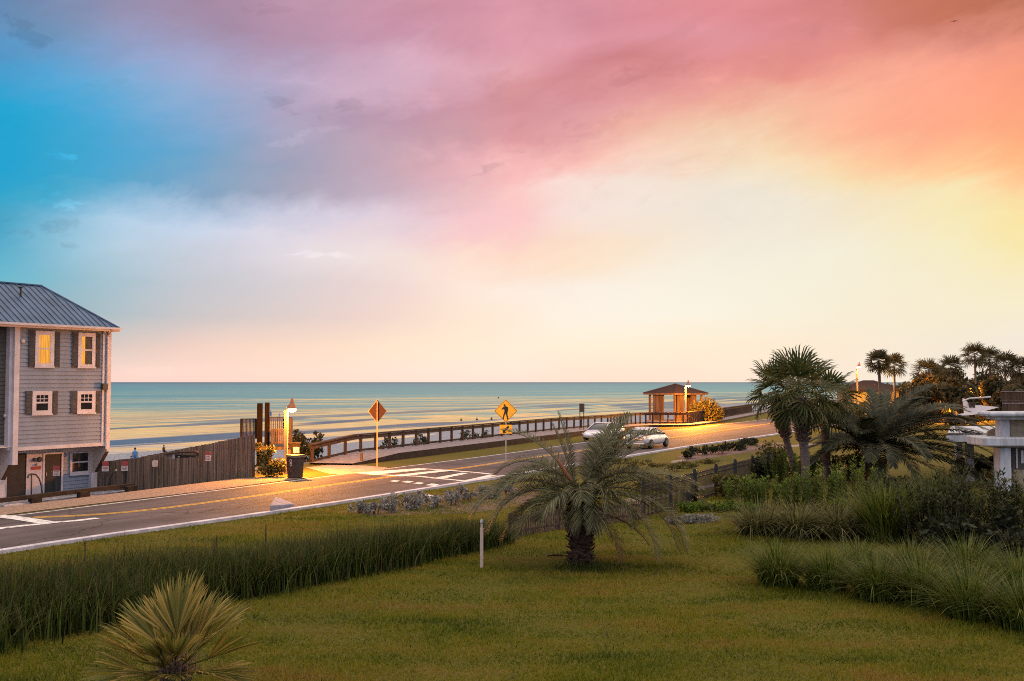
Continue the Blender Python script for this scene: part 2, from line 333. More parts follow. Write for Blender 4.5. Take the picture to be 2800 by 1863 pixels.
M['l_dark'] = leafmat('dark_leaf', [(.008, .011, .004), (.02, .024, .009), (.045, .045, .018)], .3)
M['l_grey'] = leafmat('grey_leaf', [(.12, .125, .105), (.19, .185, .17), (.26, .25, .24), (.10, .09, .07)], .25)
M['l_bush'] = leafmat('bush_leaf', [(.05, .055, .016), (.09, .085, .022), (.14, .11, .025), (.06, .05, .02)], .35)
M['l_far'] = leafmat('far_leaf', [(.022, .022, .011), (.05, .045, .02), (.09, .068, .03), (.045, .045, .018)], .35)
M['l_dark_shrub'] = leafmat('dark_shrub_leaf', [(.010, .015, .004), (.028, .038, .010), (.055, .068, .016), (.045, .035, .014)], .35)  # leaf tones of the big dark shrubs at the right
M['l_pink'] = leafmat('pink_grass', [(.18, .11, .09), (.24, .15, .12), (.13, .09, .06)], .3)

# ------------------------------------------------------------------ mesh helpers
def link(o, parent=None):
    COL.objects.link(o)
    if parent is not None: o.parent = parent
    return o
def tag(o, label=None, cat=None, group=None, kind=None):
    if label: o['label'] = label
    if cat: o['category'] = cat
    if group: o['group'] = group
    if kind: o['kind'] = kind
    return o
def thing(name, label, cat, loc=(0, 0, 0), rz=0.0, group=None):
    o = bpy.data.objects.new(name, None); o.empty_display_size = .3
    o.location = loc; o.rotation_euler = (0, 0, rz)
    link(o); return tag(o, label, cat, group)
def copy_tree(o, parent=None):
    c = o.copy(); COL.objects.link(c)
    if parent is not None: c.parent = parent
    for ch in o.children: copy_tree(ch, c)
    return c
def npmesh(name, V, F, mats, parent=None, smooth=False, mi=None):
    """fast mesh from arrays; F is (n,3) or (n,4) or a list of such arrays"""
    Fs = F if isinstance(F, (list, tuple)) else [F]
    me = bpy.data.meshes.new(name)
    V = np.asarray(V, np.float32).reshape(-1, 3)
    me.vertices.add(len(V)); me.vertices.foreach_set('co', V.ravel())
    idx = np.concatenate([np.asarray(f, np.int32).ravel() for f in Fs])
    tot = np.concatenate([np.full(len(f), np.asarray(f).shape[1], np.int32) for f in Fs])
    st = np.concatenate([[0], np.cumsum(tot)[:-1]]).astype(np.int32)
    me.loops.add(len(idx)); me.loops.foreach_set('vertex_index', idx)
    me.polygons.add(len(tot)); me.polygons.foreach_set('loop_start', st); me.polygons.foreach_set('loop_total', tot)
    if mi is not None: me.polygons.foreach_set('material_index', np.asarray(mi, np.int32))
    if smooth: me.polygons.foreach_set('use_smooth', np.ones(len(tot), bool))
    for m in (mats if isinstance(mats, (list, tuple)) else [mats]): me.materials.append(m)
    me.update(calc_edges=True); me.validate()
    return link(bpy.data.objects.new(name, me), parent)

class MB:
    def __init__(s): s.v = []; s.f = []
    def add(s, vs, fs):
        o = len(s.v); s.v += [tuple(x) for x in vs]; s.f += [tuple(i + o for i in f) for f in fs]; return s
    def box(s, x0, x1, y0, y1, z0, z1):
        v = [(x0, y0, z0), (x1, y0, z0), (x1, y1, z0), (x0, y1, z0), (x0, y0, z1), (x1, y0, z1), (x1, y1, z1), (x0, y1, z1)]
        return s.add(v, [(0, 3, 2, 1), (4, 5, 6, 7), (0, 1, 5, 4), (1, 2, 6, 5), (2, 3, 7, 6), (3, 0, 4, 7)])
    def bar(s, a, b, w, h, up=(0, 0, 1)):
        """box from a to b, w across, h along up (centred)"""
        a = Vector(a); b = Vector(b); d = (b - a).normalized(); u = Vector(up)
        side = d.cross(u)
        if side.length < 1e-5: side = d.cross(Vector((0, 1, 0)))
        side.normalize(); u = side.cross(d).normalized()
        v = []
        for p in (a, b):
            for sx, sz in ((-1, -1), (1, -1), (1, 1), (-1, 1)): v.append(p + side * sx * w / 2 + u * sz * h / 2)
        return s.add(v, [(3, 2, 1, 0), (4, 5, 6, 7), (0, 1, 5, 4), (1, 2, 6, 5), (2, 3, 7, 6), (3, 0, 4, 7)])
    def tube(s, pts, rad, n=8):
        pts = [Vector(p) for p in pts]
        if not isinstance(rad, (list, tuple)): rad = [rad] * len(pts)
        v = []; f = []
        ref = Vector((0, 0, 1)) if abs((pts[-1] - pts[0]).normalized().z) < .9 else Vector((1, 0, 0))
        for i, p in enumerate(pts):
            d = (pts[min(i + 1, len(pts) - 1)] - pts[max(i - 1, 0)]).normalized()
            a = d.cross(ref).normalized(); b = d.cross(a)
            for k in range(n):
                t = 2 * math.pi * k / n
                v.append(p + (a * math.cos(t) + b * math.sin(t)) * rad[i])
        for i in range(len(pts) - 1):
            for k in range(n):
                k2 = (k + 1) % n
                f.append((i * n + k, i * n + k2, (i + 1) * n + k2, (i + 1) * n + k))
        f.append(tuple(range(n))[::-1]); f.append(tuple(range((len(pts) - 1) * n, len(pts) * n)))
        return s.add(v, f)
    def lathe(s, prof, n=16, c=(0, 0, 0)):
        v = []; f = []
        for (r, z) in prof:
            for k in range(n):
                t = 2 * math.pi * k / n
                v.append((c[0] + r * math.cos(t), c[1] + r * math.sin(t), c[2] + z))
        for i in range(len(prof) - 1):
            for k in range(n):
                k2 = (k + 1) % n
                f.append((i * n + k, i * n + k2, (i + 1) * n + k2, (i + 1) * n + k))
        f.append(tuple(range(n))[::-1]); f.append(tuple(range((len(prof) - 1) * n, len(prof) * n)))
        return s.add(v, f)
    def ball(s, c, r, n=10, sq=1.0):
        m = n // 2
        return s.lathe([(max(.001, r * math.sin(math.pi * i / m)), -r * sq * math.cos(math.pi * i / m)) for i in range(m + 1)], n, c)
    def prism(s, poly, h, fn):
        """polygon (a,b) swept through thickness h; fn maps (a,b,t) to a point"""
        n = len(poly)
        v = [fn(a, b, 0) for a, b in poly] + [fn(a, b, h) for a, b in poly]
        f = [tuple(range(n)), tuple(range(n, 2 * n))[::-1]] + [(i, i + n, (i + 1) % n + n, (i + 1) % n) for i in range(n)]
        return s.add(v, f)
    def build(s, name, mat, parent=None, smooth=False, fix=True):
        me = bpy.data.meshes.new(name); me.from_pydata(s.v, [], s.f)
        if fix:
            import bmesh
            bm = bmesh.new(); bm.from_mesh(me); bmesh.ops.recalc_face_normals(bm, faces=bm.faces); bm.to_mesh(me); bm.free()
        me.materials.append(mat)
        if smooth:
            for p in me.polygons: p.use_smooth = True
        me.update()
        return link(bpy.data.objects.new(name, me), parent)

def bevel(o, w=.01, seg=2):
    m = o.modifiers.new('bevel', 'BEVEL'); m.width = w; m.segments = seg; m.limit_method = 'ANGLE'
    return o

# ---- plants, as arrays
def blades(base, h, az, bend, w, nseg=3, twist=None, cap=.55):
    """curved tapering blades; base (n,3), others (n,)"""
    n = len(base); base = np.asarray(base, float)
    d = np.stack([np.cos(az), np.sin(az), np.zeros(n)], 1)
    fa = az + np.pi / 2 + (NR.uniform(-.9, .9, n) if twist is None else twist)
    sd_ = np.stack([np.cos(fa), np.sin(fa), np.zeros(n)], 1)
    V = []
    for k in range(nseg + 1):
        t = k / nseg
        p = base + d * (bend * h * t ** 1.9)[:, None]
        p[:, 2] += h * (t - np.minimum(cap, .42 * bend ** 1.5) * t ** 2.6)
        ww = w * ((1 - t) ** .8 * .92 + .06)
        V += [p - sd_ * ww[:, None] / 2, p + sd_ * ww[:, None] / 2]
    m = 2 * (nseg + 1)
    V = np.stack(V, 1).reshape(-1, 3)
    o = (np.arange(n) * m)[:, None]
    F = np.concatenate([o + np.array([2 * k, 2 * k + 1, 2 * k + 3, 2 * k + 2]) for k in range(nseg)], 0)
    return V, F
def merge(parts):
    V = []; F3 = []; F4 = []; o = 0
    for v_, f_ in parts:
        V.append(v_)
        (F3 if f_.shape[1] == 3 else F4).append(f_ + o); o += len(v_)
    Fs = []
    if F4: Fs.append(np.concatenate(F4))
    if F3: Fs.append(np.concatenate(F3))
    return np.concatenate(V), Fs
def leafcloud(n, blobs, size, flat=.0, aspect=1.8, shell=.55):
    """n leaf quads spread through ellipsoid blobs (cx,cy,cz,rx,ry,rz)"""
    b = np.array(blobs, float); wts = b[:, 3] * b[:, 4] * b[:, 5]; wts = wts ** .75; wts /= wts.sum()
    i = NR.choice(len(b), n, p=wts)
    u = NR.normal(size=(n, 3)); u /= np.linalg.norm(u, axis=1)[:, None]
    r = (shell + (1 - shell) * NR.random(n)) ** 1.0 * NR.uniform(.82, 1.12, n)
    inner = NR.random(n) < .3; r[inner] *= NR.random(inner.sum())
    c = b[i, :3] + u * b[i, 3:] * r[:, None]
    a = NR.normal(size=(n, 3)) + u * .6; a[:, 2] += flat; a /= np.linalg.norm(a, axis=1)[:, None]
    q = np.cross(a, NR.normal(size=(n, 3))); q /= np.linalg.norm(q, axis=1)[:, None]
    s = size * NR.uniform(.6, 1.4, n)
    a = a * (s * aspect / 2)[:, None]; q = q * (s / 2)[:, None]
    V = np.stack([c - a, c + q * .9, c + a, c - q * .9], 1).reshape(-1, 3)
    F = (np.arange(n) * 4)[:, None] + np.arange(4)
    return V, F
def tubearr(pts, rads, n=6):
    mb = MB(); mb.tube(pts, rads, n)
    V = np.array(mb.v); F = np.array([f for f in mb.f if len(f) == 4])
    return V, F
def pinnate(length, e0, e1, nl=46, leaf=.55, droop=.5, start=.16, w=.022, vee=.5, sag=0.0):
    """feather frond in the XZ plane starting at the origin; returns leaflet and rachis arrays"""
    K = 24; p = np.zeros((K + 1, 3)); ang = np.zeros(K + 1)
    for k in range(K + 1):
        t = k / K; ang[k] = e0 + (e1 - e0) * t ** 1.25
        if k: p[k] = p[k - 1] + np.array([math.cos(ang[k]), sag * t, math.sin(ang[k])]) * length / K
    rad = [.022 * (1 - .85 * k / K) + .003 for k in range(K + 1)]
    rach = tubearr([tuple(x) for x in p[::3]], rad[::3], 5)
    V = []; 
    for side in (-1, 1):
        for j in range(nl):
            t = start + (1 - start) * (j + NR.uniform(-.3, .3)) / nl
            t = min(max(t, .05), .995)
            x = t * K; k = min(int(x), K - 1); q = p[k] + (p[k + 1] - p[k]) * (x - k)
            T = p[k + 1] - p[k]; T /= np.linalg.norm(T)
            Nn = np.array([-T[2], 0, T[0]]); Bn = np.cross(T, Nn) * side
            prof = math.sin(math.pi * min(1, .12 + .88 * (t - start) / (1 - start)) ** .8) ** .6 * .85 + .15
            Ll = leaf * prof * NR.uniform(.85, 1.12)
            fwd = .45 + .5 * t
            d = T * fwd + Bn * (1 - .35 * t) + Nn * vee * NR.uniform(.5, 1.2); d /= np.linalg.norm(d)
            g = np.array([0, 0, -1.0]) * droop * NR.uniform(.6, 1.3)
            m1 = q + d * Ll * .5 + g * Ll * .10; m2 = q + d * Ll * .92 + g * Ll * .55
            wv = np.cross(d, Nn); wv /= np.linalg.norm(wv) + 1e-9
            wv = wv * w / 2
            V += [q - wv * .6, q + wv * .6, m1 - wv, m1 + wv, m2 - wv * .15, m2 + wv * .15]
    V = np.array(V); n = len(V) // 6; o = (np.arange(n) * 6)[:, None]
    F = np.concatenate([o + np.array([0, 1, 3, 2]), o + np.array([2, 3, 5, 4])], 0)
    return (V, F), rach
def fanleaf(pet, rad, n=30, span=R(250), droop=.35, fold=.25, w=.05, tipdroop=.3):
    """palmate leaf: petiole along +X then a fan of pointed segments"""
    V = []
    hub = np.array([pet, 0, 0])
    for j in range(n):
        a = -span / 2 + span * (j + .5) / n + NR.uniform(-.02, .02)
        rr = rad * (1 - .22 * abs(a / (span / 2)) ** 2) * NR.uniform(.9, 1.06)
        d = np.array([math.cos(a), math.sin(a), fold * abs(math.sin(a)) + NR.uniform(-.04, .04)])
        q = np.array([-math.sin(a), math.cos(a), .25 * (1 if j % 2 else -1)]) * w / 2
        p0 = hub + d * rr * .03; p1 = hub + d * rr * .55 - np.array([0, 0, droop * rr * .12]); p2 = hub + d * rr * .85 - np.array([0, 0, droop * rr * .34])
        p3 = hub + d * rr * (1.0 - .1 * tipdroop) - np.array([0, 0, droop * rr * .5 + tipdroop * rr * .22 * NR.uniform(.5, 1.4)])
        V += [p0 - q * .25, p0 + q * .25, p1 - q, p1 + q, p2 - q * .7, p2 + q * .7, p3 - q * .06, p3 + q * .06]
    V = np.array(V); m = len(V) // 8; o = (np.arange(m) * 8)[:, None]
    F = np.concatenate([o + np.array([2 * k, 2 * k + 1, 2 * k + 3, 2 * k + 2]) for k in range(3)], 0)
    pt = tubearr([(0, 0, 0), (pet * .5, 0, pet * .02), (pet, 0, 0), (pet + rad * .12, 0, -.01)], [.016, .012, .010, .003], 5)
    return (V, F), pt
def rot(V, yaw, pitch, roll=0.0, off=(0, 0, 0)):
    Mx = (Matrix.Rotation(yaw, 3, 'Z') @ Matrix.Rotation(-pitch, 3, 'Y') @ Matrix.Rotation(roll, 3, 'X'))
    return V @ np.array(Mx).T + np.array(off)

# ------------------------------------------------------------------ the ground
RD = Vector((.4575, .889)); RN = Vector((-.889, .4575)); P0 = Vector((-13.04, 42.49))
def rs(x, y):
    d = Vector((x, y)) - P0
    return d.dot(RD), d.dot(RN)
def fromrs(r, s, z=0.0):
    q = P0 + RD * r + RN * s
    return Vector((q.x, q.y, z))
def sm(a, b, x):
    t = np.clip((x - a) / (b - a), 0, 1); return t * t * (3 - 2 * t)
SEA = -3.5
def ground_h(x, y):
    x = np.asarray(x, float); y = np.asarray(y, float)
    r = (x - P0.x) * RD.x + (y - P0.y) * RD.y; s = (x - P0.x) * RN.x + (y - P0.y) * RN.y
    left = 1 - sm(3, 11, r)
    a = -.5 * sm(2.5, 7, s) * left
    drop = -2.5 * sm(7.0, 21, s) - 1.05 * sm(20, 60, s) - 3 * sm(58, 190, s)
    dropl = -2.0 * sm(17, 24, s) - 1.05 * sm(24, 60, s) - 3 * sm(58, 190, s)
    far = sm(38, 75, x) * .55 * np.sin(x * .11 + 1) * np.sin(y * .07) * (1 - sm(6, 10, s)) * sm(95, 120, y)
    return a + drop * (1 - left) + dropl * left + np.maximum(far, 0)
gx = np.unique(np.concatenate([np.arange(-60, 75, .9), np.arange(-420, 900, 30.)]))
gy = np.unique(np.concatenate([np.arange(-12, 150, .9), np.arange(-300, 1200, 30.)]))
X, Y = np.meshgrid(gx, gy, indexing='ij')
Z = ground_h(X, Y)
V = np.stack([X, Y, Z], -1).reshape(-1, 3)
ii = np.arange(len(gx) * len(gy)).reshape(len(gx), len(gy))
F = np.stack([ii[:-1, :-1], ii[1:, :-1], ii[1:, 1:], ii[:-1, 1:]], -1).reshape(-1, 4)
m, t, b = newmat('ground_cover'); M['ground'] = m
geo = t.nodes.new('ShaderNodeNewGeometry')
def tn(scale, detail=6, vec=None):
    n = t.nodes.new('ShaderNodeTexNoise'); n.inputs['Scale'].default_value = scale; n.inputs['Detail'].default_value = detail
    t.links.new(vec or geo.outputs['Position'], n.inputs['Vector']); return n
dt = t.nodes.new('ShaderNodeVectorMath'); dt.operation = 'DOT_PRODUCT'; t.links.new(geo.outputs['Position'], dt.inputs[0]); dt.inputs[1].default_value = (RN.x, RN.y, 0)
nb = tn(.35, 5)
def tm(op, a, b_):
    n = t.nodes.new('ShaderNodeMath'); n.operation = op
    for i, x in enumerate((a, b_)):
        if isinstance(x, (int, float)): n.inputs[i].default_value = x
        else: t.links.new(x, n.inputs[i])
    return n.outputs[0]
sval = tm('ADD', tm('SUBTRACT', dt.outputs['Value'], P0.dot(RN)), tm('MULTIPLY', tm('SUBTRACT', nb.outputs['Fac'], .5), 5))
def ramp(fac, stops):
    r = t.nodes.new('ShaderNodeValToRGB')
    for i, (p, c) in enumerate(stops):
        e = r.color_ramp.elements[i] if i < 2 else r.color_ramp.elements.new(p)
        e.position = p
    for i, (p, c) in enumerate(stops): r.color_ramp.elements[i].color = (*c, 1)
    t.links.new(fac, r.inputs[0]); return r.outputs[0]
gr1 = ramp(tn(.22, 8).outputs['Fac'], [(.3, (.068, .062, .013)), (.5, (.082, .074, .014)), (.72, (.105, .078, .022))])
gr2 = ramp(tn(26, 6).outputs['Fac'], [(.3, (.45, .5, .4)), (.7, (1.35, 1.25, 1.2))])
mg = t.nodes.new('ShaderNodeMix'); mg.data_type = 'RGBA'; mg.blend_type = 'MULTIPLY'; mg.inputs[0].default_value = 1
t.links.new(gr1, mg.inputs[6]); t.links.new(gr2, mg.inputs[7])
sand = ramp(tn(6, 9).outputs['Fac'], [(.34, (.08, .085, .105)), (.5, (.19, .195, .235)), (.64, (.34, .335, .375))])
ms = t.nodes.new('ShaderNodeMapRange'); t.links.new(sval, ms.inputs[0]); ms.inputs[1].default_value = 5.0; ms.inputs[2].default_value = 7.5
mc = t.nodes.new('ShaderNodeMix'); mc.data_type = 'RGBA'; t.links.new(ms.outputs[0], mc.inputs[0]); t.links.new(mg.outputs[2], mc.inputs[6]); t.links.new(sand, mc.inputs[7])
t.links.new(mc.outputs[2], b.inputs['Base Color']); b.inputs['Roughness'].default_value = .95; b.inputs['Specular IOR Level'].default_value = .1
bp = t.nodes.new('ShaderNodeBump'); bp.inputs['Strength'].default_value = .8; bp.inputs['Distance'].default_value = .05
t.links.new(tn(14, 8).outputs['Fac'], bp.inputs['Height']); t.links.new(bp.outputs[0], b.inputs['Normal'])
tag(npmesh('ground', V, F, m, smooth=True), kind='structure')

# ---- sea
sr = np.concatenate([-np.geomspace(40000, 260, 26), np.arange(-240, 700, 6.0), np.geomspace(720, 40000, 26)])
ss = np.concatenate([np.arange(46, 190, .8), np.geomspace(191, 45000, 70)])
Rr, Ss = np.meshgrid(sr, ss, indexing='ij')
ph = .25 * np.sin(Rr * .035 + 1.0) * 4 + 2.2 * np.sin(Rr * .011)
amp = .26 * np.exp(-((Ss - 78) / 34) ** 2) + .03
wv = (np.sin((Ss + ph) * 2 * np.pi / 15.5 + 1.5 * np.sin((Ss + ph) * .06)))
wv = np.sign(wv) * np.abs(wv) ** .8
amp = amp * (.65 + .35 * np.sin(Rr * .045 + Ss * .08)) * (1 - sm(180, 260, Ss))
Zz = SEA + amp * wv
Xx = P0.x + RD.x * Rr + RN.x * Ss; Yy = P0.y + RD.y * Rr + RN.y * Ss
ii = np.arange(Rr.size).reshape(Rr.shape)
F = np.stack([ii[:-1, :-1], ii[1:, :-1], ii[1:, 1:], ii[:-1, 1:]], -1).reshape(-1, 4)
m, t, b = newmat('sea_water')
geo = t.nodes.new('ShaderNodeNewGeometry')
dt = t.nodes.new('ShaderNodeVectorMath'); dt.operation = 'DOT_PRODUCT'; t.links.new(geo.outputs['Position'], dt.inputs[0]); dt.inputs[1].default_value = (RN.x, RN.y, 0)
dr = t.nodes.new('ShaderNodeVectorMath'); dr.operation = 'DOT_PRODUCT'; t.links.new(geo.outputs['Position'], dr.inputs[0]); dr.inputs[1].default_value = (RD.x, RD.y, 0)
sv = tm('SUBTRACT', dt.outputs['Value'], P0.dot(RN)); rv = dr.outputs['Value']
db = t.nodes.new('ShaderNodeVectorMath'); db.operation = 'DOT_PRODUCT'; t.links.new(geo.outputs['Position'], db.inputs[0]); db.inputs[1].default_value = (-.45, .893, 0)
lg = tm('LOGARITHM', tm('MAXIMUM', tm('SUBTRACT', db.outputs['Value'], 60), 30), 10)          # banding grows with distance from the shore
cm = t.nodes.new('ShaderNodeCombineXYZ'); t.links.new(tm('MULTIPLY', rv, .006), cm.inputs[0]); t.links.new(tm('MULTIPLY', lg, 26), cm.inputs[1])
bn = tn(1.0, 6, cm.outputs[0])
cm2 = t.nodes.new('ShaderNodeCombineXYZ'); t.links.new(tm('MULTIPLY', rv, .02), cm2.inputs[0]); t.links.new(tm('MULTIPLY', lg, 95), cm2.inputs[1])
bn2 = tn(1.0, 4, cm2.outputs[0])
# golden towards the shore, teal farther out, broken up by banded noise
col = ramp(tm('ADD', tm('ADD', tm('MULTIPLY', tm('SUBTRACT', lg, 1.7), .40), tm('MULTIPLY', tm('SUBTRACT', bn.outputs['Fac'], .5), .75)), tm('MULTIPLY', tm('SUBTRACT', bn2.outputs['Fac'], .5), .45)),
    [(.0, (.42, .33, .25)), (.10, (.56, .37, .14)), (.20, (.50, .36, .13)), (.34, (.15, .24, .22)), (.46, (.055, .19, .225)), (.62, (.045, .175, .23)), (.76, (.045, .13, .19)), (.9, (.018, .08, .13))])
# dark blue reflections of near-shore wave faces, painted into the water colour
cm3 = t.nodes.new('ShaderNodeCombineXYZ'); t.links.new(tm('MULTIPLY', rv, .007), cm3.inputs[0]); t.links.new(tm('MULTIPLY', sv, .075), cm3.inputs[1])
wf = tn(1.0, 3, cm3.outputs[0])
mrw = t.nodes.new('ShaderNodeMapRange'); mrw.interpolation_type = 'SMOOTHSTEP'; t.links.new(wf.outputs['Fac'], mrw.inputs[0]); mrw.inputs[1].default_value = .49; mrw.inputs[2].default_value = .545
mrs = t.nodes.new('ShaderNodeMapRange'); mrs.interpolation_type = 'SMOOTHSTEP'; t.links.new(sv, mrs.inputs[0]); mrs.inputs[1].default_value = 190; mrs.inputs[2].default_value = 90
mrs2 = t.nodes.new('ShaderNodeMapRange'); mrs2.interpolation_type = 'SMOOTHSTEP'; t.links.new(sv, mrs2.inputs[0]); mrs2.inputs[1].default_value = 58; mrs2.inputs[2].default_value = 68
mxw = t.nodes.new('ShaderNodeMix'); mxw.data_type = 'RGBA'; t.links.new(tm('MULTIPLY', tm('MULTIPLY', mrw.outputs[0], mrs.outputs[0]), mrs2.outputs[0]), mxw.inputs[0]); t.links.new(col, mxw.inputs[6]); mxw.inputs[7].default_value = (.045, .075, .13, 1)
# speckle of small ripples, their light and dark put into the water colour
cm4 = t.nodes.new('ShaderNodeCombineXYZ'); t.links.new(tm('MULTIPLY', rv, .25), cm4.inputs[0]); t.links.new(tm('MULTIPLY', lg, 300), cm4.inputs[1])
rp4 = tn(1.0, 3, cm4.outputs[0])
mrp = t.nodes.new('ShaderNodeMapRange'); t.links.new(rp4.outputs['Fac'], mrp.inputs[0]); mrp.inputs[1].default_value = .3; mrp.inputs[2].default_value = .7; mrp.inputs[3].default_value = .70; mrp.inputs[4].default_value = 1.25
vs = t.nodes.new('ShaderNodeVectorMath'); vs.operation = 'SCALE'; t.links.new(mxw.outputs[2], vs.inputs[0]); t.links.new(mrp.outputs[0], vs.inputs['Scale'])
col = vs.outputs[0]
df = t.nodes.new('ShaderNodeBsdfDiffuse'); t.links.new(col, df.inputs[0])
gl = t.nodes.new('ShaderNodeBsdfGlossy'); gl.inputs['Roughness'].default_value = .12; gl.inputs[0].default_value = (.9, .93, .95, 1)
c1 = t.nodes.new('ShaderNodeCombineXYZ'); t.links.new(tm('MULTIPLY', rv, .09), c1.inputs[0]); t.links.new(tm('MULTIPLY', sv, .5), c1.inputs[1])
w1 = tn(1.0, 8, c1.outputs[0])
bp = t.nodes.new('ShaderNodeBump'); bp.inputs['Strength'].default_value = 1; bp.inputs['Distance'].default_value = .5
t.links.new(w1.outputs['Fac'], bp.inputs['Height']); t.links.new(bp.outputs[0], gl.inputs['Normal']); t.links.new(bp.outputs[0], df.inputs['Normal'])
fr = t.nodes.new('ShaderNodeFresnel'); fr.inputs[0].default_value = 1.33; t.links.new(bp.outputs[0], fr.inputs['Normal'])
mx = t.nodes.new('ShaderNodeMixShader'); t.links.new(tm('MINIMUM', tm('MULTIPLY', fr.outputs[0], .6), .24), mx.inputs[0]); t.links.new(df.outputs[0], mx.inputs[1]); t.links.new(gl.outputs[0], mx.inputs[2])
t.links.new(mx.outputs[0], t.nodes['Material Output'].inputs[0])
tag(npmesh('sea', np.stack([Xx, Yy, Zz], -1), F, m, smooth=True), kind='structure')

# ---- roads and paving
def strip(name, A, B, z, mat, n=1, kind='structure'):
    """sheet between two polylines of equal length"""
    V = []; F = []
    for a, b_ in zip(A, B):
        V += [(a[0], a[1], (a[2] if len(a) > 2 else 0) + z), (b_[0], b_[1], (b_[2] if len(b_) > 2 else 0) + z)]
    for i in range(len(A) - 1): F.append((2 * i, 2 * i + 1, 2 * i + 3, 2 * i + 2))
    o = npmesh(name, V, np.array(F), mat)
    return tag(o, kind=kind) if kind else o
def resample(P, n):
    P = np.array([tuple(p)[:2] for p in P], float); d = np.r_[0, np.cumsum(np.linalg.norm(np.diff(P, axis=0), axis=1))]
    u = np.linspace(0, d[-1], n)
    Q = np.stack([np.interp(u, d, P[:, 0]), np.interp(u, d, P[:, 1])], 1)
    for _ in range(3): Q[1:-1] = (Q[:-2] + 2 * Q[1:-1] + Q[2:]) / 4
    return Q
def offset(Q, w):
    T = np.gradient(Q, axis=0); T /= np.linalg.norm(T, axis=1)[:, None]
    return Q + np.stack([-T[:, 1], T[:, 0]], 1) * w
near_px = [(0, 1509), (231, 1475), (600, 1424), (905, 1380), (1211, 1331), (1366, 1306), (1900, 1219), (2115, 1190)]
near = [(-38, -16), (-22, 13.5)] + [tuple(at(*p)[:2]) for p in near_px] + [(42, 120), (90, 205)]
far_ = [(-44, -14), (-27, 18)] + [tuple(at(*p)[:2]) for p in [(0, 1412), (400, 1364), (700, 1326), (950, 1294), (1382, 1240), (1818, 1177), (1895, 1170), (1973, 1160), (2044, 1152.5)]] + [(38, 137), (80, 215)]
NE = resample(near, 120); FE = resample(far_, 120)
strip('road', NE, FE, .004, M['asphalt'])
# kerb along the lawn
kb = MB(); A = offset(NE, -.02); B = offset(NE, -.30)
for i in range(len(A) - 1):
    a, b_, c, d = A[i], A[i + 1], B[i + 1], B[i]
    kb.add([(*a, .008), (*b_, .008), (*b_, .10), (*a, .10), (*d, .10), (*c, .10), (*d, -.02), (*c, -.02)], [(0, 1, 2, 3), (3, 2, 5, 4), (4, 5, 7, 6)])
tag(kb.build('kerb', M['kerb'], fix=False), kind='structure')
e1 = offset(NE, .18); e2 = offset(NE, .30)
strip('edge_line', e1, e2, .010, M['white_line'])
e1 = offset(FE, -.22); e2 = offset(FE, -.33)
strip('edge_line', e1, e2, .010, M['white_line'])
yel = [tuple(at(*p)[:2]) for p in [(90, 1416), (160, 1413), (230, 1412), (300, 1409), (410, 1395), (600, 1371), (900, 1327.5), (1050, 1306), (1265, 1281), (1400, 1260)]] + [(10, 78), (22.2, 100), (33, 120)]
yq = resample(yel, 90)
strip('centre_line', offset(yq, .06), offset(yq, .17), .010, M['yellow_line'])
strip('centre_line', offset(yq, -.06), offset(yq, -.17), .010, M['yellow_line'])
def poly(name, pts, z, mat):
    V = [(p[0], p[1], z) for p in pts]
    mb = MB(); mb.add(V, [tuple(range(len(V)))])
    return tag(mb.build(name, mat, fix=False), kind='structure')
def pxpoly(name, pts, z, mat): return poly(name, [at(*p) for p in pts], z, mat)
k3 = lambda x, y: (950 + x / 4.285, 1050 + y / 4.285)
k7 = lambda x, y: (x / 2.558, 1250 + y / 2.558)
def pline(name, pts, w, z, mat):
    q = [at(*p) for p in pts]; Q = np.array([tuple(p)[:2] for p in q])
    T = np.gradient(Q, axis=0); T /= np.linalg.norm(T, axis=1)[:, None]; nn = np.stack([-T[:, 1], T[:, 0]], 1) * w / 2
    return strip(name, Q + nn, Q - nn, z, mat)
Z2 = .011
pline('crosswalk_line', [k3(90, 1045), k3(330, 1066), k3(850, 1086), k3(1020, 1106), k3(1390, 1141)], .3, Z2, M['white_line'])
pline('crosswalk_line', [k3(860, 995), k3(1230, 1018), k3(1500, 1040), k3(1700, 1062)], .3, Z2, M['white_line'])
for q in ([(90, 1045), (830, 993), (960, 1003), (340, 1066)], [(480, 1080), (1130, 1010), (1230, 1020), (640, 1087)], [(1020, 1105), (1340, 1045), (1420, 1050), (1130, 1112)], [(1350, 1140), (1660, 1070), (1760, 1075), (1420, 1140)]):
    pxpoly('crosswalk_bar', [k3(*p) for p in q], .016, M['white_line'])
for q in ([(490, 1143), (545, 1132), (615, 1137), (575, 1152)], [(630, 1153), (700, 1139), (775, 1147), (725, 1162)], [(760, 1170), (830, 1155), (905, 1163), (860, 1178)], [(915, 1190), (985, 1170), (1080, 1180), (1020, 1198)]):
    pxpoly('yield_triangle', [k3(*p) for p in q], Z2, M['white_line'])
pline('hatch_line', [(-120, 1400), k7(0, 414), k7(130, 430), k7(350, 464)], .55, .015, M['white_line'])
pline('hatch_line', [(-120, 1470), k7(0, 500), k7(180, 480), k7(350, 464)], .35, Z2, M['white_line'])
pline('hatch_line', [k7(350, 463), k7(520, 450), k7(680, 431)], .34, .019, M['white_line'])
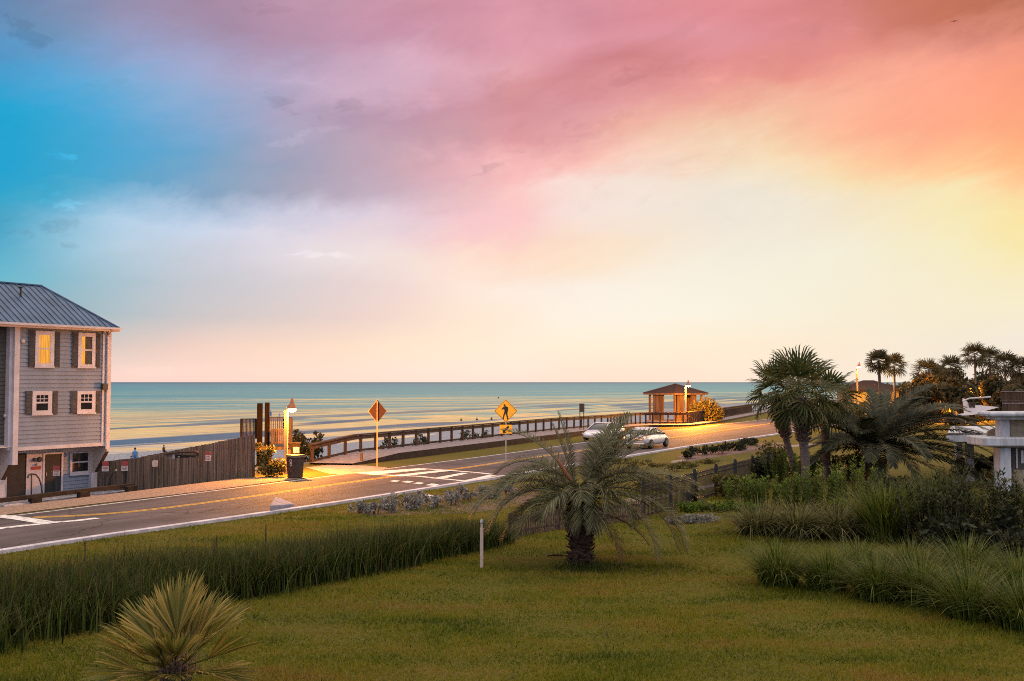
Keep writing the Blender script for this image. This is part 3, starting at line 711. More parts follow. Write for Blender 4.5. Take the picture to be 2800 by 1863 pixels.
# gravel shoulder, landing, footpath, mulch
sh0 = [tuple(at(*p)[:2]) for p in [(-200, 1432), (0, 1411), (200, 1386), (400, 1363), (560, 1344), (700, 1325), (860, 1305)]]
sh1 = [at(-200, 1400, -.2), at(0, 1392, -.2), at(200, 1366, -.3), at(400, 1330, -.25), at(560, 1318, -.1), at(695, 1307, 0), at(770, 1306, 0)]
shA = []; shB = []
for (a, b_) in zip(sh0, sh1):
    shA.append((a[0], a[1])); shB.append((b_[0], b_[1]))
g = MB(); nx = 8; qa = resample(shA, 40); qb = resample(shB, 40)
gv = np.array([[qa[i] * (1 - k / nx) + qb[i] * k / nx for k in range(nx + 1)] for i in range(40)]).reshape(-1, 2)
ii = np.arange(40 * (nx + 1)).reshape(40, nx + 1)
gf = np.stack([ii[:-1, :-1], ii[1:, :-1], ii[1:, 1:], ii[:-1, 1:]], -1).reshape(-1, 4)
tag(npmesh('gravel_shoulder', np.c_[gv, ground_h(gv[:, 0], gv[:, 1]) + .02], gf, M['gravel']), kind='structure')
# parking pad in front of the house
pxpoly('pavement', [(836, 1279), (900, 1272), (1000, 1274), (1060, 1280), (1040, 1291), (935, 1299), (900, 1296)], .012, M['concrete'])
strip('footpath', [at(1836, 1270), at(1960, 1249), at(2094, 1230), at(2250, 1215)], [at(1836, 1261), at(1960, 1242), at(2094, 1224), at(2250, 1210)], .006, M['path'])
strip('footpath', [at(1700, 1400), at(1838, 1355), at(1960, 1330), at(2070, 1322)], [at(1700, 1366), at(1846, 1347), at(1994, 1314), at(2085, 1300)], .006, M['path'])
pxpoly('mulch_bed', [(960, 1400), (1010, 1385), (1150, 1362), (1300, 1345), (1420, 1335), (1480, 1345), (1440, 1380), (1300, 1402), (1150, 1408), (1020, 1412)], .006, M['mulch'])
pxpoly('mulch_bed', [(1850, 1248), (1960, 1232), (2090, 1212), (2150, 1210), (2110, 1228), (1990, 1246), (1880, 1262)], .006, M['mulch'])

# ------------------------------------------------------------------ beach house
HG = at(262, 1338, -.5)
HX = Vector((.555, .832, 0)).normalized(); HA = math.atan2(HX.y, HX.x); HYv = Vector((-HX.y, HX.x, 0))
house = thing('beach_house', 'grey clapboard three storey beach house with blue metal roof', 'house', HG, HA)
def hp(px, py, yl=0.0):
    """house coordinates (along front, up) of a pixel on the plane yl behind the ground floor front"""
    d = ray(px, py); c = Vector((0, 0, CAM_H)); o = HG + HYv * yl
    t = (o - c).dot(HYv) / d.dot(HYv); q = c + d * t - HG
    return q.dot(HX), q.z
c1_ = lambda x, y: (x / 2.412, 750 + y / 2.412)
cb_ = lambda x, y: (x / 4.91, 1200 + y / 4.91)
UF = -.95
xR, _ = hp(*c1_(724, 700), UF); xT, _ = hp(*c1_(112, 700), UF); _, zB = hp(*c1_(690, 1112), UF); _, zT = hp(*c1_(690, 366), UF)
xL = xT - 7.5; DEP = 7.2
wall = MB(); wall.box(xT, xR, UF + .02, UF + DEP, zB, zT)
mbs = MB()
def boards(mb, x0, x1, y, z0, z1, st):
    z = z0
    while z < z1 - .02:
        zz = min(z + st, z1)
        mb.add([(x0, y - .034, z), (x1, y - .034, z), (x1, y - .004, zz), (x0, y - .004, zz), (x0, y, z), (x1, y, z)], [(0, 1, 2, 3), (4, 5, 1, 0)])
        z += st
boards(wall, xT, xR, UF + .02, zB, zT, .19)
wall.build('wall', M['siding'], house, fix=False)
w2 = MB(); w2.box(xL, xT - .1, UF + .42, UF + DEP, zB + .1, zT); boards(w2, xL, xT - .1, UF + .42, zB + .1, zT, .19)
o = w2.build('wall', M['siding2'], house, fix=False); o['label'] = 'darker brown clapboard wall of the next unit'
gz0 = 0.0
lw = MB(); lw.box(xL, xR - .12, 0.03, DEP - 1, -.15, zB + .02)
lw.build('lower_wall', M['cream'], house)
tr = MB()
tr.box(xT - .16, xT + .08, UF - .05, UF + .5, zB - .75, zT)
tr.box(xT - .30, xT - .165, UF + .10, UF + .5, zB - .1, zT)
tr.box(xR - .13, xR + .03, UF - .045, UF + .14, zB - .42, zT); tr.box(xR - .42, xR - .30, UF - .04, UF + .05, zB, zT)
tr.box(xT + .085, xR - .135, UF - .05, UF + .04, zB - .14, zB + .02)
tr.box(xL, xT - .305, UF + .36, UF + .44, zB - .02, zB + .12)
tr.build('corner_trim', M['white'], house)
sf = MB(); sf.box(xL, xR, UF + .05, .03, zB + .025, zB + .06); sf.build('soffit', M['cream'], house)
# brackets carrying the overhang
for xx in (xR - .05, xT - .02):
    bm_ = MB()
    zlo = zB - 1.42
    bm_.prism([(UF + .02, zB), (UF + .02, zB - .42), (-.10, zlo), (.02, zlo), (.02, zB)], .10, lambda a, b_, t: (xx - t, a, b_))
    bm_.build('overhang_bracket', M['cream'], house)
    e_ = MB(); e_.bar((xx - .05, UF - .03, zB - .44), (xx - .05, -.12, zlo - .04), .16, .05, up=(0, -1, .5)); e_.build('bracket_edge', M['wood'], house)
    p_ = MB(); p_.box(xx - .36, xx - .02, -.22, .02, -.1, zlo - .03); p_.build('porch_post', M['white'], house)
# roof
xe, ze = hp(325, 898, UF - .35); xr_, zr = hp(112, 783, 2.0)
zT2 = ze
rf = MB()
ye = UF - .35; yb = 4.0 + .35 + .95 - .0
xl = xL - .5
top = [(xl, ye, ze), (xe, ye, ze), (xe, yb, ze), (xl, yb, ze), (xr_, 2.0, zr), (xl, 2.0, zr)]
rf.add([(a, b_, c + .02) for a, b_, c in top], [(0, 1, 4, 5), (1, 2, 4), (2, 3, 5, 4)])
rf.add(top, [(0, 3, 2, 1)])
# standing seams
zz = lambda y: ze + (zr - ze) * (y - ye) / (2.0 - ye)
x = xl + .2
while x < xe - .05:
    ym = 2.0 if x < xr_ else ye + (2.0 - ye) * (xe - x) / (xe - xr_)
    if ym > ye + .1: rf.bar((x, ye, ze + .035), (x, ym, zz(ym) + .035), .035, .05)
    x += .30
rf.bar((xl, 2.0, zr + .03), (xr_, 2.0, zr + .03), .22, .06)
rf.bar((xr_, 2.0, zr + .035), (xe, ye, ze + .035), .16, .06)
roof = rf.build('roof', M['roof_metal'], house, fix=False)
vp = MB(); vx, vz = hp(57, 800, .9); vp.tube([(vx, .9, zz(.9)), (vx, .9, zz(.9) + .42)], .05); vp.lathe([(.08, 0), (.09, .05), (.03, .09)], 10, (vx, .9, zz(.9) + .42)); vp.build('vent_pipe', M['metal_black'], roof)
fa = MB(); fa.box(xl, xe + .03, ye - .045, ye - .002, ze - .17, ze + .03); fa.box(xe + .002, xe + .03, ye, yb, ze - .17, ze + .03); fa.box(xl, xe, ye + .003, UF + .3, ze - .16, ze - .12); fa.build('fascia', M['cream'], roof)
gt = MB(); gt.box(xl, xe + .06, ye - .15, ye - .05, ze - .08, ze + .0); gt.build('gutter', M['white'], roof)
ds = MB(); ds.tube([(xR - .2, ye - .08, ze - .1), (xR - .2, UF - .08, ze - .42), (xR - .2, UF - .08, zB - .3)], .045, 8); ds.build('downspout', M['white'], house)
# windows
wl, tt, bb = newmat('lit_window')
co = tt.nodes.new('ShaderNodeTexCoord'); mp_ = tt.nodes.new('ShaderNodeMapping'); mp_.inputs['Scale'].default_value = (14, 1, .8); tt.links.new(co.outputs['Object'], mp_.inputs[0])
nn_ = tt.nodes.new('ShaderNodeTexNoise'); nn_.inputs['Scale'].default_value = 1.2; tt.links.new(mp_.outputs[0], nn_.inputs['Vector'])
rr_ = tt.nodes.new('ShaderNodeValToRGB'); rr_.color_ramp.elements[0].color = (.62, .235, .012, 1); rr_.color_ramp.elements[1].color = (.95, .45, .035, 1); rr_.color_ramp.elements[0].position = .38; rr_.color_ramp.elements[1].position = .6
tt.links.new(nn_.outputs['Fac'], rr_.inputs[0]); tt.links.new(rr_.outputs[0], bb.inputs['Emission Color']); bb.inputs['Emission Strength'].default_value = .85; bb.inputs['Base Color'].default_value = (.2, .1, .02, 1); bb.inputs['Roughness'].default_value = .15
M['win_lit'] = wl
def window(fo, gl_, mid, yl, glass, shutters=(), grid=False, label=None, curtain=False):
    """fo, gl_: pixel boxes of the frame and of the glass"""
    x0, z1 = hp(*fo[0], yl); x1, _ = hp(fo[1][0], fo[0][1], yl); _, z0 = hp(fo[0][0], fo[1][1], yl)
    gx0, gz1 = hp(*gl_[0], yl); gx1, _ = hp(gl_[1][0], gl_[0][1], yl); _, gz0 = hp(gl_[0][0], gl_[1][1], yl)
    _, mz = hp(gl_[0][0], mid, yl)
    y = yl - .05
    fr = MB()
    fr.box(x0, gx0, y, yl + .02, z0, z1); fr.box(gx1, x1, y, yl + .02, z0, z1); fr.box(gx0, gx1, y, yl + .02, gz1, z1); fr.box(gx0, gx1, y, yl + .02, z0, gz0)
    fr.box(gx0, gx1, y + .012, yl + .02, mz - .035, mz + .035)
    fr.box(x0 - .03, x1 + .03, y - .03, y + .0005, z0 - .04, z0 + .03)
    f = fr.build('window', M['white'], house)
    if label: f['label'] = label
    pn = MB(); pn.box(gx0 - .01, gx1 + .01, y + .030, yl + .015, gz0 - .01, gz1 + .01); pn.build('pane', glass, f)
    if grid:
        mu = MB()
        for k in (1, 2):
            xx = gx0 + (gx1 - gx0) * k / 3; mu.box(xx - .014, xx + .014, y + .018, y + .029, mz + .035, gz1)
        zm = (mz + gz1) / 2; mu.box(gx0, gx1, y + .020, y + .0295, zm - .014, zm + .014); mu.build('glazing_bar', M['white'], f)
    if curtain:
        cu = MB(); a0 = gx0 + (gx1 - gx0) * .36
        nfold = 9
        for k in range(nfold):
            u0 = a0 + (gx1 - a0) * k / nfold; u1 = a0 + (gx1 - a0) * (k + 1) / nfold
            cu.box(u0, u1 - .004, y + .021 + .003 * (k % 2), y + .0285, gz0, gz1)
        cu.build('curtain', M['shutter'], f)
    for s0, s1 in shutters:
        a0, b1 = hp(*s0, yl); a1, _ = hp(s1[0], s0[1], yl); _, b0 = hp(s0[0], s1[1], yl)
        sh = MB(); sh.box(a0, a1, yl - .035, yl + .02, b0, b1)
        for e in range(2):
            lo_ = b0 + .06 + (b1 - b0) / 2 * e; hi_ = lo_ + (b1 - b0) / 2 - .12; z = lo_
            while z < hi_ - .04:
                sh.add([(a0 + .05, yl - .055, z), (a1 - .05, yl - .055, z), (a1 - .05, yl - .036, z + .05), (a0 + .05, yl - .036, z + .05), (a0 + .05, yl - .036, z), (a1 - .05, yl - .036, z)], [(0, 1, 2, 3), (0, 4, 5, 1)]); z += .065
        sh.build('shutter', M['shutter'], f, fix=False)
c = c1_
UY = UF - .008
window((c(232, 372), c(357, 612)), (c(257, 400), c(331, 588)), c(0, 490)[1], UY, M['win_lit'], [(c(190, 368), c(230, 612)), (c(359, 378), c(396, 612))], label='fully lit yellow window')
window((c(515, 385), c(628, 615)), (c(537, 411), c(606, 595)), c(0, 500)[1], UY, M['win_lit'], [(c(476, 381), c(513, 615)), (c(630, 388), c(662, 617))], label='half curtained lit window', curtain=True)
window((c(212, 772), c(341, 927)), (c(237, 798), c(315, 900)), c(0, 848)[1], UY, M['glass_dark'], [(c(167, 770), c(210, 925)), (c(343, 770), c(380, 925))], grid=True)
window((c(508, 771), c(627, 918)), (c(531, 793), c(605, 892)), c(0, 843)[1], UY, M['glass_dark'], [(c(467, 769), c(506, 920)), (c(629, 769), c(662, 917))], grid=True)
bx, bz = hp(*c(678, 742), UF); l_ = MB(); l_.box(bx - .14, bx + .14, UF - .22, UF - .05, bz - .15, bz + .15); bevel(l_.build('wall_box', M['shutter'], house))
bx, bz = hp(*c(147, 442), UF); l_ = MB(); l_.lathe([(.09, 0), (.09, .05), (.05, .08)], 10); o = l_.build('wall_vent', M['cream'], house); o.location = (bx, UF - .02, bz); o.rotation_euler = (R(90), 0, 0)
bx, bz = hp(*c(30, 935), UF + .4); l_ = MB(); l_.ball((bx, UF + .33, bz), .09); l_.build('wall_lamp', M['white'], house, True)
# ground floor front
c = cb_
sd2 = MB(); x0, z1 = hp(*c(850, 190)); x1, _ = hp(*c(1195, 190)); boards(sd2, x0, x1, .028, 0, z1, .17); sd2.build('lower_siding', M['siding'], house, fix=False)
window((c(940, 186), c(1186, 488)), (c(966, 198), c(1180, 445)), c(0, 320)[1], -.004, M['glass_dark'])
def door(b0, b1, mat, name='door'):
    x0, z1 = hp(*b0); x1, _ = hp(b1[0], b0[1]); z0 = .02
    fr = MB(); fr.box(x0 - .09, x0, -.045, .05, z0, z1 + .09); fr.box(x1, x1 + .09, -.045, .05, z0, z1 + .09); fr.box(x0, x1, -.045, .05, z1, z1 + .09)
    d = MB(); d.box(x0, x1, -.012, .04, z0, z1)
    o = d.build(name, mat, house); fr.build('door_frame', M['white'], o)
    return o, x0, x1, z1
d1, *_ = door(c(92, 206), c(352, 765), M['dark_door'])
d2, x0, x1, z1 = door(c(598, 212), c(822, 735), M['dark_door'])
h_ = MB(); h_.box(x0 + .06, x0 + .1, -.06, -.013, .85, 1.0); h_.build('handle', M['metal_grey'], d2)
ml = MB(); ml.add([(x0 + .08, -.02, .4), (x1 - .08, -.02, .4)], []); 
x0, z1 = hp(*c(372, 200)); x1, _ = hp(*c(572, 200))
dw = MB(); dw.box(x0, x1, -.02, .04, .02, z1 - .02); dd = dw.build('door', M['white'], house); dd['label'] = 'white utility door'
kx, kz = hp(*c(408, 475)); k_ = MB(); k_.ball((kx, -.06, kz), .045); k_.build('handle', M['sign_pale'], dd, True)
rx0, rz1 = hp(*c(412, 376)); rx1, rz0 = hp(*c(545, 410)); r_ = MB(); r_.box(rx0, rx1, -.036, -.021, rz0, rz1); o = r_.build('name_plate', M['sign_red'], dd)
for (mx_, my_, mr_) in ((455, 283, .09), (525, 278, .12), (485, 346, .05)):
    kx, kz = hp(*c(mx_, my_)); k_ = MB(); k_.lathe([(mr_, 0), (mr_, .06), (mr_ * .8, .10)], 12); o = k_.build('meter', M['metal_grey'] if mr_ < .06 else M['shutter'], house); o.location = (kx, -.02, kz); o.rotation_euler = (R(90), 0, 0)
sl = MB(); sl.box(xL, xR - .3, -.32, .04, -.35, .015); sl.build('slab', M['concrete'], house)

# hoop, curved pole, small signs, guard rail, wheel stops before the house
def place(px, py, z): q = at(px, py, z); return Vector((q.x, q.y, float(ground_h(q.x, q.y))))
hq = at(92, 1358, -.47); hg = thing('bike_rack', 'bent dark pipe hoop standing before the white door', 'bike rack', hq, HA)
a = MB(); a.tube([(-.30, 0, .85), (-.27, 0, .98), (-.12, 0, 1.02), (.08, 0, .98), (.25, 0, .78), (.36, 0, .45), (.42, 0, 0)], .035); a.tube([(-.10, .02, 0), (-.11, .02, 1.0)], .03); a.build('hoop', M['shutter'], hg, True)
hq = at(299, 1340, -.45); hg = thing('curved_pole', 'dark pole bending over to the right by the fence end', 'pole', hq, 0)
a = MB(); a.tube([(0, 0, 0), (0, 0, .35), (.04, 0, .58), (.14, 0, .78), (.3, 0, .92)], [.06, .055, .045, .035, .03]); a.build('pole', M['metal_black'], hg, True); a = MB(); a.ball((.31, 0, .93), .05); a.build('tip', M['sign_pale'], hg, True)
def small_sign(pc, top, bot, base_y, z, mode, label, w):
    q = at(pc, base_y, z); q.z = float(ground_h(q.x, q.y))
    Yd = q.y; zt = atY(pc, top, Yd).z - q.z; zb = atY(pc, bot, Yd).z - q.z; W = w / FPX * Yd
    g = thing('parking_sign', label, 'sign', q, math.atan2(-q.x, q.y) * .6, 'small signs before the house and fence')
    p = MB(); p.box(-.03, .03, .012, .06, -.05, zb + .12); p.build('post', M['metal_black'], g)
    h = zt - zb
    if mode == 'plain':
        p = MB(); rr = .06; pts = []
        for cx, cz, a0 in ((W / 2 - rr, zt - rr, 0), (-W / 2 + rr, zt - rr, 90), (-W / 2 + rr, zb + rr, 180), (W / 2 - rr, zb + rr, 270)):
            pts += [(cx + rr * math.cos(R(a0 + k * 30)), cz + rr * math.sin(R(a0 + k * 30))) for k in range(4)]
        p.prism(pts, .02, lambda a, b_, t: (a, -.01 + t, b_)); p.build('panel', M['sign_pale'], g)
    else:
        zs = zb + h * (.52 if mode == 'half' else .62)
        p = MB(); p.box(-W / 2, W / 2, -.01, .01, zb, zs - .004); lo = p.build('lower_panel', M['sign_white'], g)
        p = MB(); p.box(-W / 2 * .97, W / 2 * .97, -.012, .01, zs, zt); p.build('upper_panel', M['sign_red'], g)
        p = MB()
        for k, ww in enumerate((.7, .8, .55)):
            zc = zb + (zs - zb) * (.78 - .27 * k); p.box(-W / 2 * ww, W / 2 * ww, -.0135, -.0105, zc - h * .03, zc + h * .03)
        p.build('lettering', M['sign_red'], lo)
    return g
small_sign(153, 1274, 1301, 1352, -.42, 'half', 'red and white notice on a black post before the dark door', 17)
small_sign(287, 1262, 1289, 1339, -.42, 'half', 'red and white notice beside the house corner post', 17)
small_sign(340, 1261, 1288, 1336, -.40, 'half', 'red and white notice on a thick black post before the low fence', 17)
small_sign(423, 1259, 1277, 1333, -.3, 'plain', 'blank pale round cornered sign before the fence', 15)
small_sign(568, 1235, 1261, 1321, -.1, 'tall', 'red topped white notice before the tall part of the fence', 13)
gr = thing('guard_rail', 'low dark timber guard rail along the gravel before the house', 'guard rail', (0, 0, 0))
gpts = [at(-160, 1402, -.25), at(0, 1383, -.28), at(110, 1371, -.30), at(235, 1357, -.32), at(365, 1343, -.33)]
a = MB()
for i in range(len(gpts) - 1):
    p, q = gpts[i].copy(), gpts[i + 1].copy(); p.z = ground_h(p.x, p.y) + .34; q.z = ground_h(q.x, q.y) + .34; a.bar(p, q, .22, .17)
a.build('rail', M['dark_wood'], gr)
for px, py in ((96, 1373), (228, 1358), (358, 1344), (-40, 1389)):
    q = at(px, py, -.3); z = float(ground_h(q.x, q.y)); a = MB(); a.bar((q.x - .12, q.y - .2, z + .15), (q.x + .12, q.y + .2, z + .15), .26, .32); a.build('post', M['dark_wood'], gr)
for (x0_, y0_), (x1_, y1_), lab in (((8, 1387), (88, 1376), 'pale concrete wheel stop under the guard rail, nearest the camera'), ((108, 1372), (209, 1359), 'pale concrete wheel stop under the guard rail before the dark door'), ((243, 1357), (355, 1343), 'pale concrete wheel stop under the guard rail by the house corner')):
    p = at(x0_, y0_ - 3, -.3); q = at(x1_, y1_ - 3, -.3); p.z = float(ground_h(p.x, p.y)) + .08; q.z = float(ground_h(q.x, q.y)) + .08
    a = MB(); a.bar(p, q, .16, .13); o = bevel(a.build('wheel_stop', M['kerb']), .03); tag(o, lab, 'wheel stop', 'wheel stops before the house')

# ------------------------------------------------------------------ wooden fences, pilings, landing
def boardfence(name, label, bots, tops, mat, parent_posts=True, bw=.145):
    """bots: (px,py,z) ground line; tops: (px,py) profile"""
    P = [at(px, py, z) for px, py, z in bots]
    root = thing(name, label, 'fence')
    tx = [p[0] for p in tops]; ty = [p[1] for p in tops]
    a = MB(); posts = MB()
    for i in range(len(P) - 1):
        p, q = P[i], P[i + 1]; L_ = (q - p).length; n = max(1, int(L_ / bw)); d = (q - p) / L_; nrm = Vector((d.y, -d.x, 0))
        if nrm.y > 0: nrm = -nrm
        for k in range(n):
            u = p + (q - p) * ((k + .5) / n); u2 = u.copy()
            px = 1400 + u.x / (u.y * math.cos(PITCH)) * FPX
            zt = atY(px, float(np.interp(px, tx, ty)), u.y).z + rnd.uniform(-.012, .012)
            zb = min(float(ground_h(u.x, u.y)), u.z) - .1
            off = nrm * rnd.uniform(0, .012); w = L_ / n * .5 - .004
            aa = u - d * w + off; b2 = u + d * w + off; th = nrm * -.022
            vs = []
            for z in (zb, zt):
                for c_ in (aa, b2, b2 + th, aa + th): vs.append((c_.x, c_.y, z))
            a.add(vs, [(0, 3, 2, 1), (4, 5, 6, 7), (0, 1, 5, 4), (1, 2, 6, 5), (2, 3, 7, 6), (3, 0, 4, 7)])
            if k % 16 == 8:
                pc = u - nrm * .08; pm_ = MB(); pm_.box(pc.x - .05, pc.x + .05, pc.y - .05, pc.y + .05, zb, zt - .06); pm_.build('post', M['wood'], root)
    a.build('boards', mat, root, fix=False)
    return root
boardfence('wooden_fence', 'brown board fence rising from the house corner to the pilings', [(262, 1339, -.5), (400, 1333, -.33), (560, 1317, -.1), (697, 1305, 0)],
    [(260, 1263), (300, 1260.5), (357, 1254.5), (422, 1246.5), (436, 1246), (450, 1251), (463, 1255.5), (536, 1251), (548, 1244), (553, 1218), (620, 1204), (700, 1189)], M['fence'])
b0 = [at(395, 1330, -.33), at(565, 1313, -.1)]
boardfence('wooden_fence', 'darker board fence behind the dip of the brown front fence', [(385, 1321, -.35), (565, 1305, -.1)], [(380, 1251), (449, 1238), (490, 1229.5), (544, 1219), (570, 1214)], M['fence'])
q = at(505, 1313, -.15); sh = thing('storage_shelter', 'low dark shelter with a curved roof showing in the fence dip', 'shelter', (q.x, q.y, ground_h(q.x, q.y)))
sx = lambda px: (atY(px, 1250, q.y).x - q.x); szz = lambda py: atY(505, py, q.y).z - sh.location.z
a = MB(); a.prism([(sx(474), 0), (sx(549), 0), (sx(549), szz(1247)), (sx(474), szz(1245))], .3, lambda a_, b_, t: (a_, .04 + t, b_)); a.build('body', M['sign_black'], sh)
a = MB(); a.prism([(sx(452), szz(1241)), (sx(500), szz(1235)), (sx(534), szz(1234)), (sx(545), szz(1239)), (sx(551), szz(1247)), (sx(546), szz(1246.5)), (sx(534), szz(1237.5)), (sx(474), szz(1240.5)), (sx(452), szz(1244))], .5, lambda a_, b_, t: (a_, -.12 + t, b_)); a.build('roof', M['dark_wood'], sh)
a = MB(); a.box(sx(472), sx(478), -.02, .05, 0, szz(1241)); a.build('post', M['sign_white'], sh)
a = MB(); a.box(sx(486), sx(491), .005, .035, szz(1251), szz(1248)); a.build('label_plate', M['sign_white'], sh)
a = MB(); a.box(sx(455), sx(471), .04, .2, 0, szz(1242)); a.build('side_panel', M['concrete'], sh)
for px0, px1, top, lab in ((702, 716, 1103, 'tall square timber piling, left of the pair by the fence end'), (723, 735, 1101, 'tall square timber piling, nearer the lamp of the pair')):
    q = at((px0 + px1) / 2, 1274, 0); w = (px1 - px0) / FPX * q.y; zt = atY(px0, top, q.y).z
    a = MB(); a.box(-w / 2, w / 2, -w / 2, w / 2, -.2, zt); o = bevel(a.build('piling', M['piling']), .03); o.location = (q.x, q.y, 0); o.rotation_euler = (0, 0, .12)
    tag(o, lab, 'piling', 'pair of timber pilings')
# stair landing with balusters behind the pilings
LY = 56.5
def balustrade(parent, px0, px1, top, bot, Y0, Y1, mat, n, rails=True):
    A0 = atY(px0, bot, Y0); A1 = atY(px1, bot, Y1); B0 = atY(px0, top, Y0); B1 = atY(px1, top, Y1)
    a = MB(); a.bar(B0, B1, .09, .05); a.build('top_rail', mat, parent); a = MB(); a.bar(A0 + Vector((0, 0, .06)), A1 + Vector((0, 0, .06)), .05, .07); a.build('bottom_rail', mat, parent)
    a = MB()
    for k in range(n + 1):
        t_ = k / n; p = A0.lerp(A1, t_); q_ = B0.lerp(B1, t_); wd = .10 if k in (0, n) else .045
        a.bar(p - Vector((0, 0, .0)), (p.x, p.y, q_.z - .02), wd, wd, up=(0, 1, 0))
    a.build('baluster', mat, parent)
ld = thing('stair_landing', 'raised timber landing with baluster railing behind the pilings', 'landing', (0, 0, 0))
balustrade(ld, 659, 700, 1146, 1200, 57.5, 56.5, M['dark_wood'], 11)
balustrade(ld, 735, 776, 1142, 1214, 56.5, 55.6, M['wood'], 7)
balustrade(ld, 745, 776, 1174, 1214, 55.2, 55.0, M['wood'], 6)
balustrade(ld, 776, 797, 1142, 1214, 55.6, 57.5, M['wood'], 7)
q0 = atY(655, 1216, 57.5); q1 = atY(797, 1216, 57.5); a = MB(); a.box(q0.x, q1.x, 55.0, 59.0, q1.z - .14, q1.z + .02); a.build('deck', M['wood'], ld)
for px in (662, 740, 792):
    for Y_ in (55.3, 58.6):
        q = atY(px, 1216, Y_); a = MB(); a.box(q.x - .07, q.x + .07, Y_ - .07, Y_ + .07, -2.6, q1.z - .14); a.build('post', M['wood'], ld)

# ------------------------------------------------------------------ lamps
def street_lamp(q, H, power, label, face=1, col=(1.0, .33, .02)):
    g = thing('street_lamp', label, 'street lamp', q, 0, 'lit street lamps')
    a = MB(); a.box(-.09, .09, -.09, .09, -.1, H - .62); a.build('pole', M['lamp_metal'], g)
    a = MB(); a.tube([(0, 0, H - .66), (.03 * face, 0, H - .5), (.14 * face, 0, H - .36), (.27 * face, 0, H - .30)], .03); a.build('arm', M['lamp_metal'], g)
    cx = .30 * face
    a = MB(); a.lathe([(.025, .56), (.06, .50), (.11, .30), (.20, .08), (.25, 0), (.235, 0), (.18, .08), (.09, .28)], 20, (cx, 0, H - .56)); a.build('lamp_shade', M['lamp_shade'], g, True)
    a = MB(); a.ball((cx, 0, H - .60), .215, 14, .62); o = a.build('bulb', M['bulb'], g, True)
    l = bpy.data.lights.new('lamp_light', 'POINT'); l.energy = power; l.color = col; l.shadow_soft_size = .22
    o2 = link(bpy.data.objects.new('lamp_light', l), g); o2.location = (cx, -.02, H - .80)
    return g
lq = at(781, 1297, 0); 
street_lamp(lq, atY(781, 1088, lq.y).z, 12000, 'lit street lamp with cone shade on a square pole behind the bin')
q = Vector(((1874 - 1400) / FPX * 108.6, 108.6, 0)); street_lamp(q, atY(1874, 1040, 108.6).z, 42000, 'lit lamp on a thin orange pole before the beach pavilion')
q = Vector(((2343 - 1400) / FPX * 128, 128, 0)); street_lamp(q, atY(2343, 998, 128).z + .35, 12000, 'small distant lamp glowing left of the thin palm trunk', 1, (1.0, .50, .06))
q = Vector(((2612 - 1400) / FPX * 118, 118, 0)); street_lamp(q, 3.4, 20000, 'low lamp hidden among the far trees right of the orange lit trunks')

# ------------------------------------------------------------------ bin, notice board, bushes by the lamp
q = at(807, 1308, 0)
bn_ = thing('trash_bin', 'black square rubbish bin with white round stickers under the lamp', 'bin', q, R(-40))
BW = .33; BH = 1.12
a = MB()
for z0, z1, w0, w1 in ((.02, BH - .1, .27, .32),):
    a.add([(-w0, -w0, z0), (w0, -w0, z0), (w0, w0, z0), (-w0, w0, z0), (-w1, -w1, z1), (w1, -w1, z1), (w1, w1, z1), (-w1, w1, z1)], [(0, 3, 2, 1), (4, 5, 6, 7), (0, 1, 5, 4), (1, 2, 6, 5), (2, 3, 7, 6), (3, 0, 4, 7)])
bevel(a.build('body', M['bin'], bn_), .04)
a = MB(); a.box(-.36, .36, -.36, .36, BH - .098, BH - .04); a.box(-.33, .33, -.33, .33, BH - .041, BH + .03); bevel(a.build('lid', M['bin_lid'], bn_), .03)
def ring(mb, cx, cz, r0, r1, fn, n=14):
    v = []; f = []
    for k in range(n):
        t_ = 2 * math.pi * k / n; v += [fn(cx + r0 * math.cos(t_), cz + r0 * math.sin(t_)), fn(cx + r1 * math.cos(t_), cz + r1 * math.sin(t_))]
    for k in range(n):
        j = (k + 1) % n; f.append((2 * k, 2 * k + 1, 2 * j + 1, 2 * j))
    mb.add(v, f)
fl = lambda a_, b_: (-(.27 + .05 * b_ / (BH - .1)) - .006, -a_, b_)
fr_ = lambda a_, b_: (a_, -(.27 + .05 * b_ / (BH - .1)) - .006, b_)
a = MB(); ring(a, 0.0, .80, .065, .115, fl, 4 * 4); ring(a, .0, .47, .05, .09, fl); ring(a, .06, .86, .06, .10, fr_); ring(a, .06, .69, .05, .085, fr_); a.build('sticker', M['sign_white'], bn_, fix=False)
q = at(804, 1277, 0); nbd = thing('notice_board', 'dark little notice board with a blue poster right of the lamp', 'notice board', (q.x, q.y, 0))
zt = atY(804, 1213, q.y).z; zb = atY(804, 1240, q.y).z; W2_ = 15 / FPX * q.y
a = MB(); a.box(-W2_, W2_, .02, .08, zb - .05, zt); a.build('panel', M['dark_wood'], nbd)
a = MB(); a.box(-W2_ - .06, W2_ + .06, -.06, .12, zt, zt + .06); a.build('hood', M['wood'], nbd)
a = MB(); a.box(-.05, W2_ * .9, 0, .019, zb + .03, zt - .2); a.build('poster', M['poster'], nbd)
for s_ in (-1, 1):
    a = MB(); a.box(s_ * (W2_ - .1) - .04, s_ * (W2_ - .1) + .04, .081, .15, -.1, zt - .03); a.build('post', M['dark_wood'], nbd)
q = at(988, 1269, 0); a = MB(); a.box(-.08, .08, -.08, .08, -.1, .62); o = bevel(a.build('wooden_post', M['wood']), .02); o.location = q; tag(o, 'short wooden post at the foot of the boardwalk ramp', 'post')
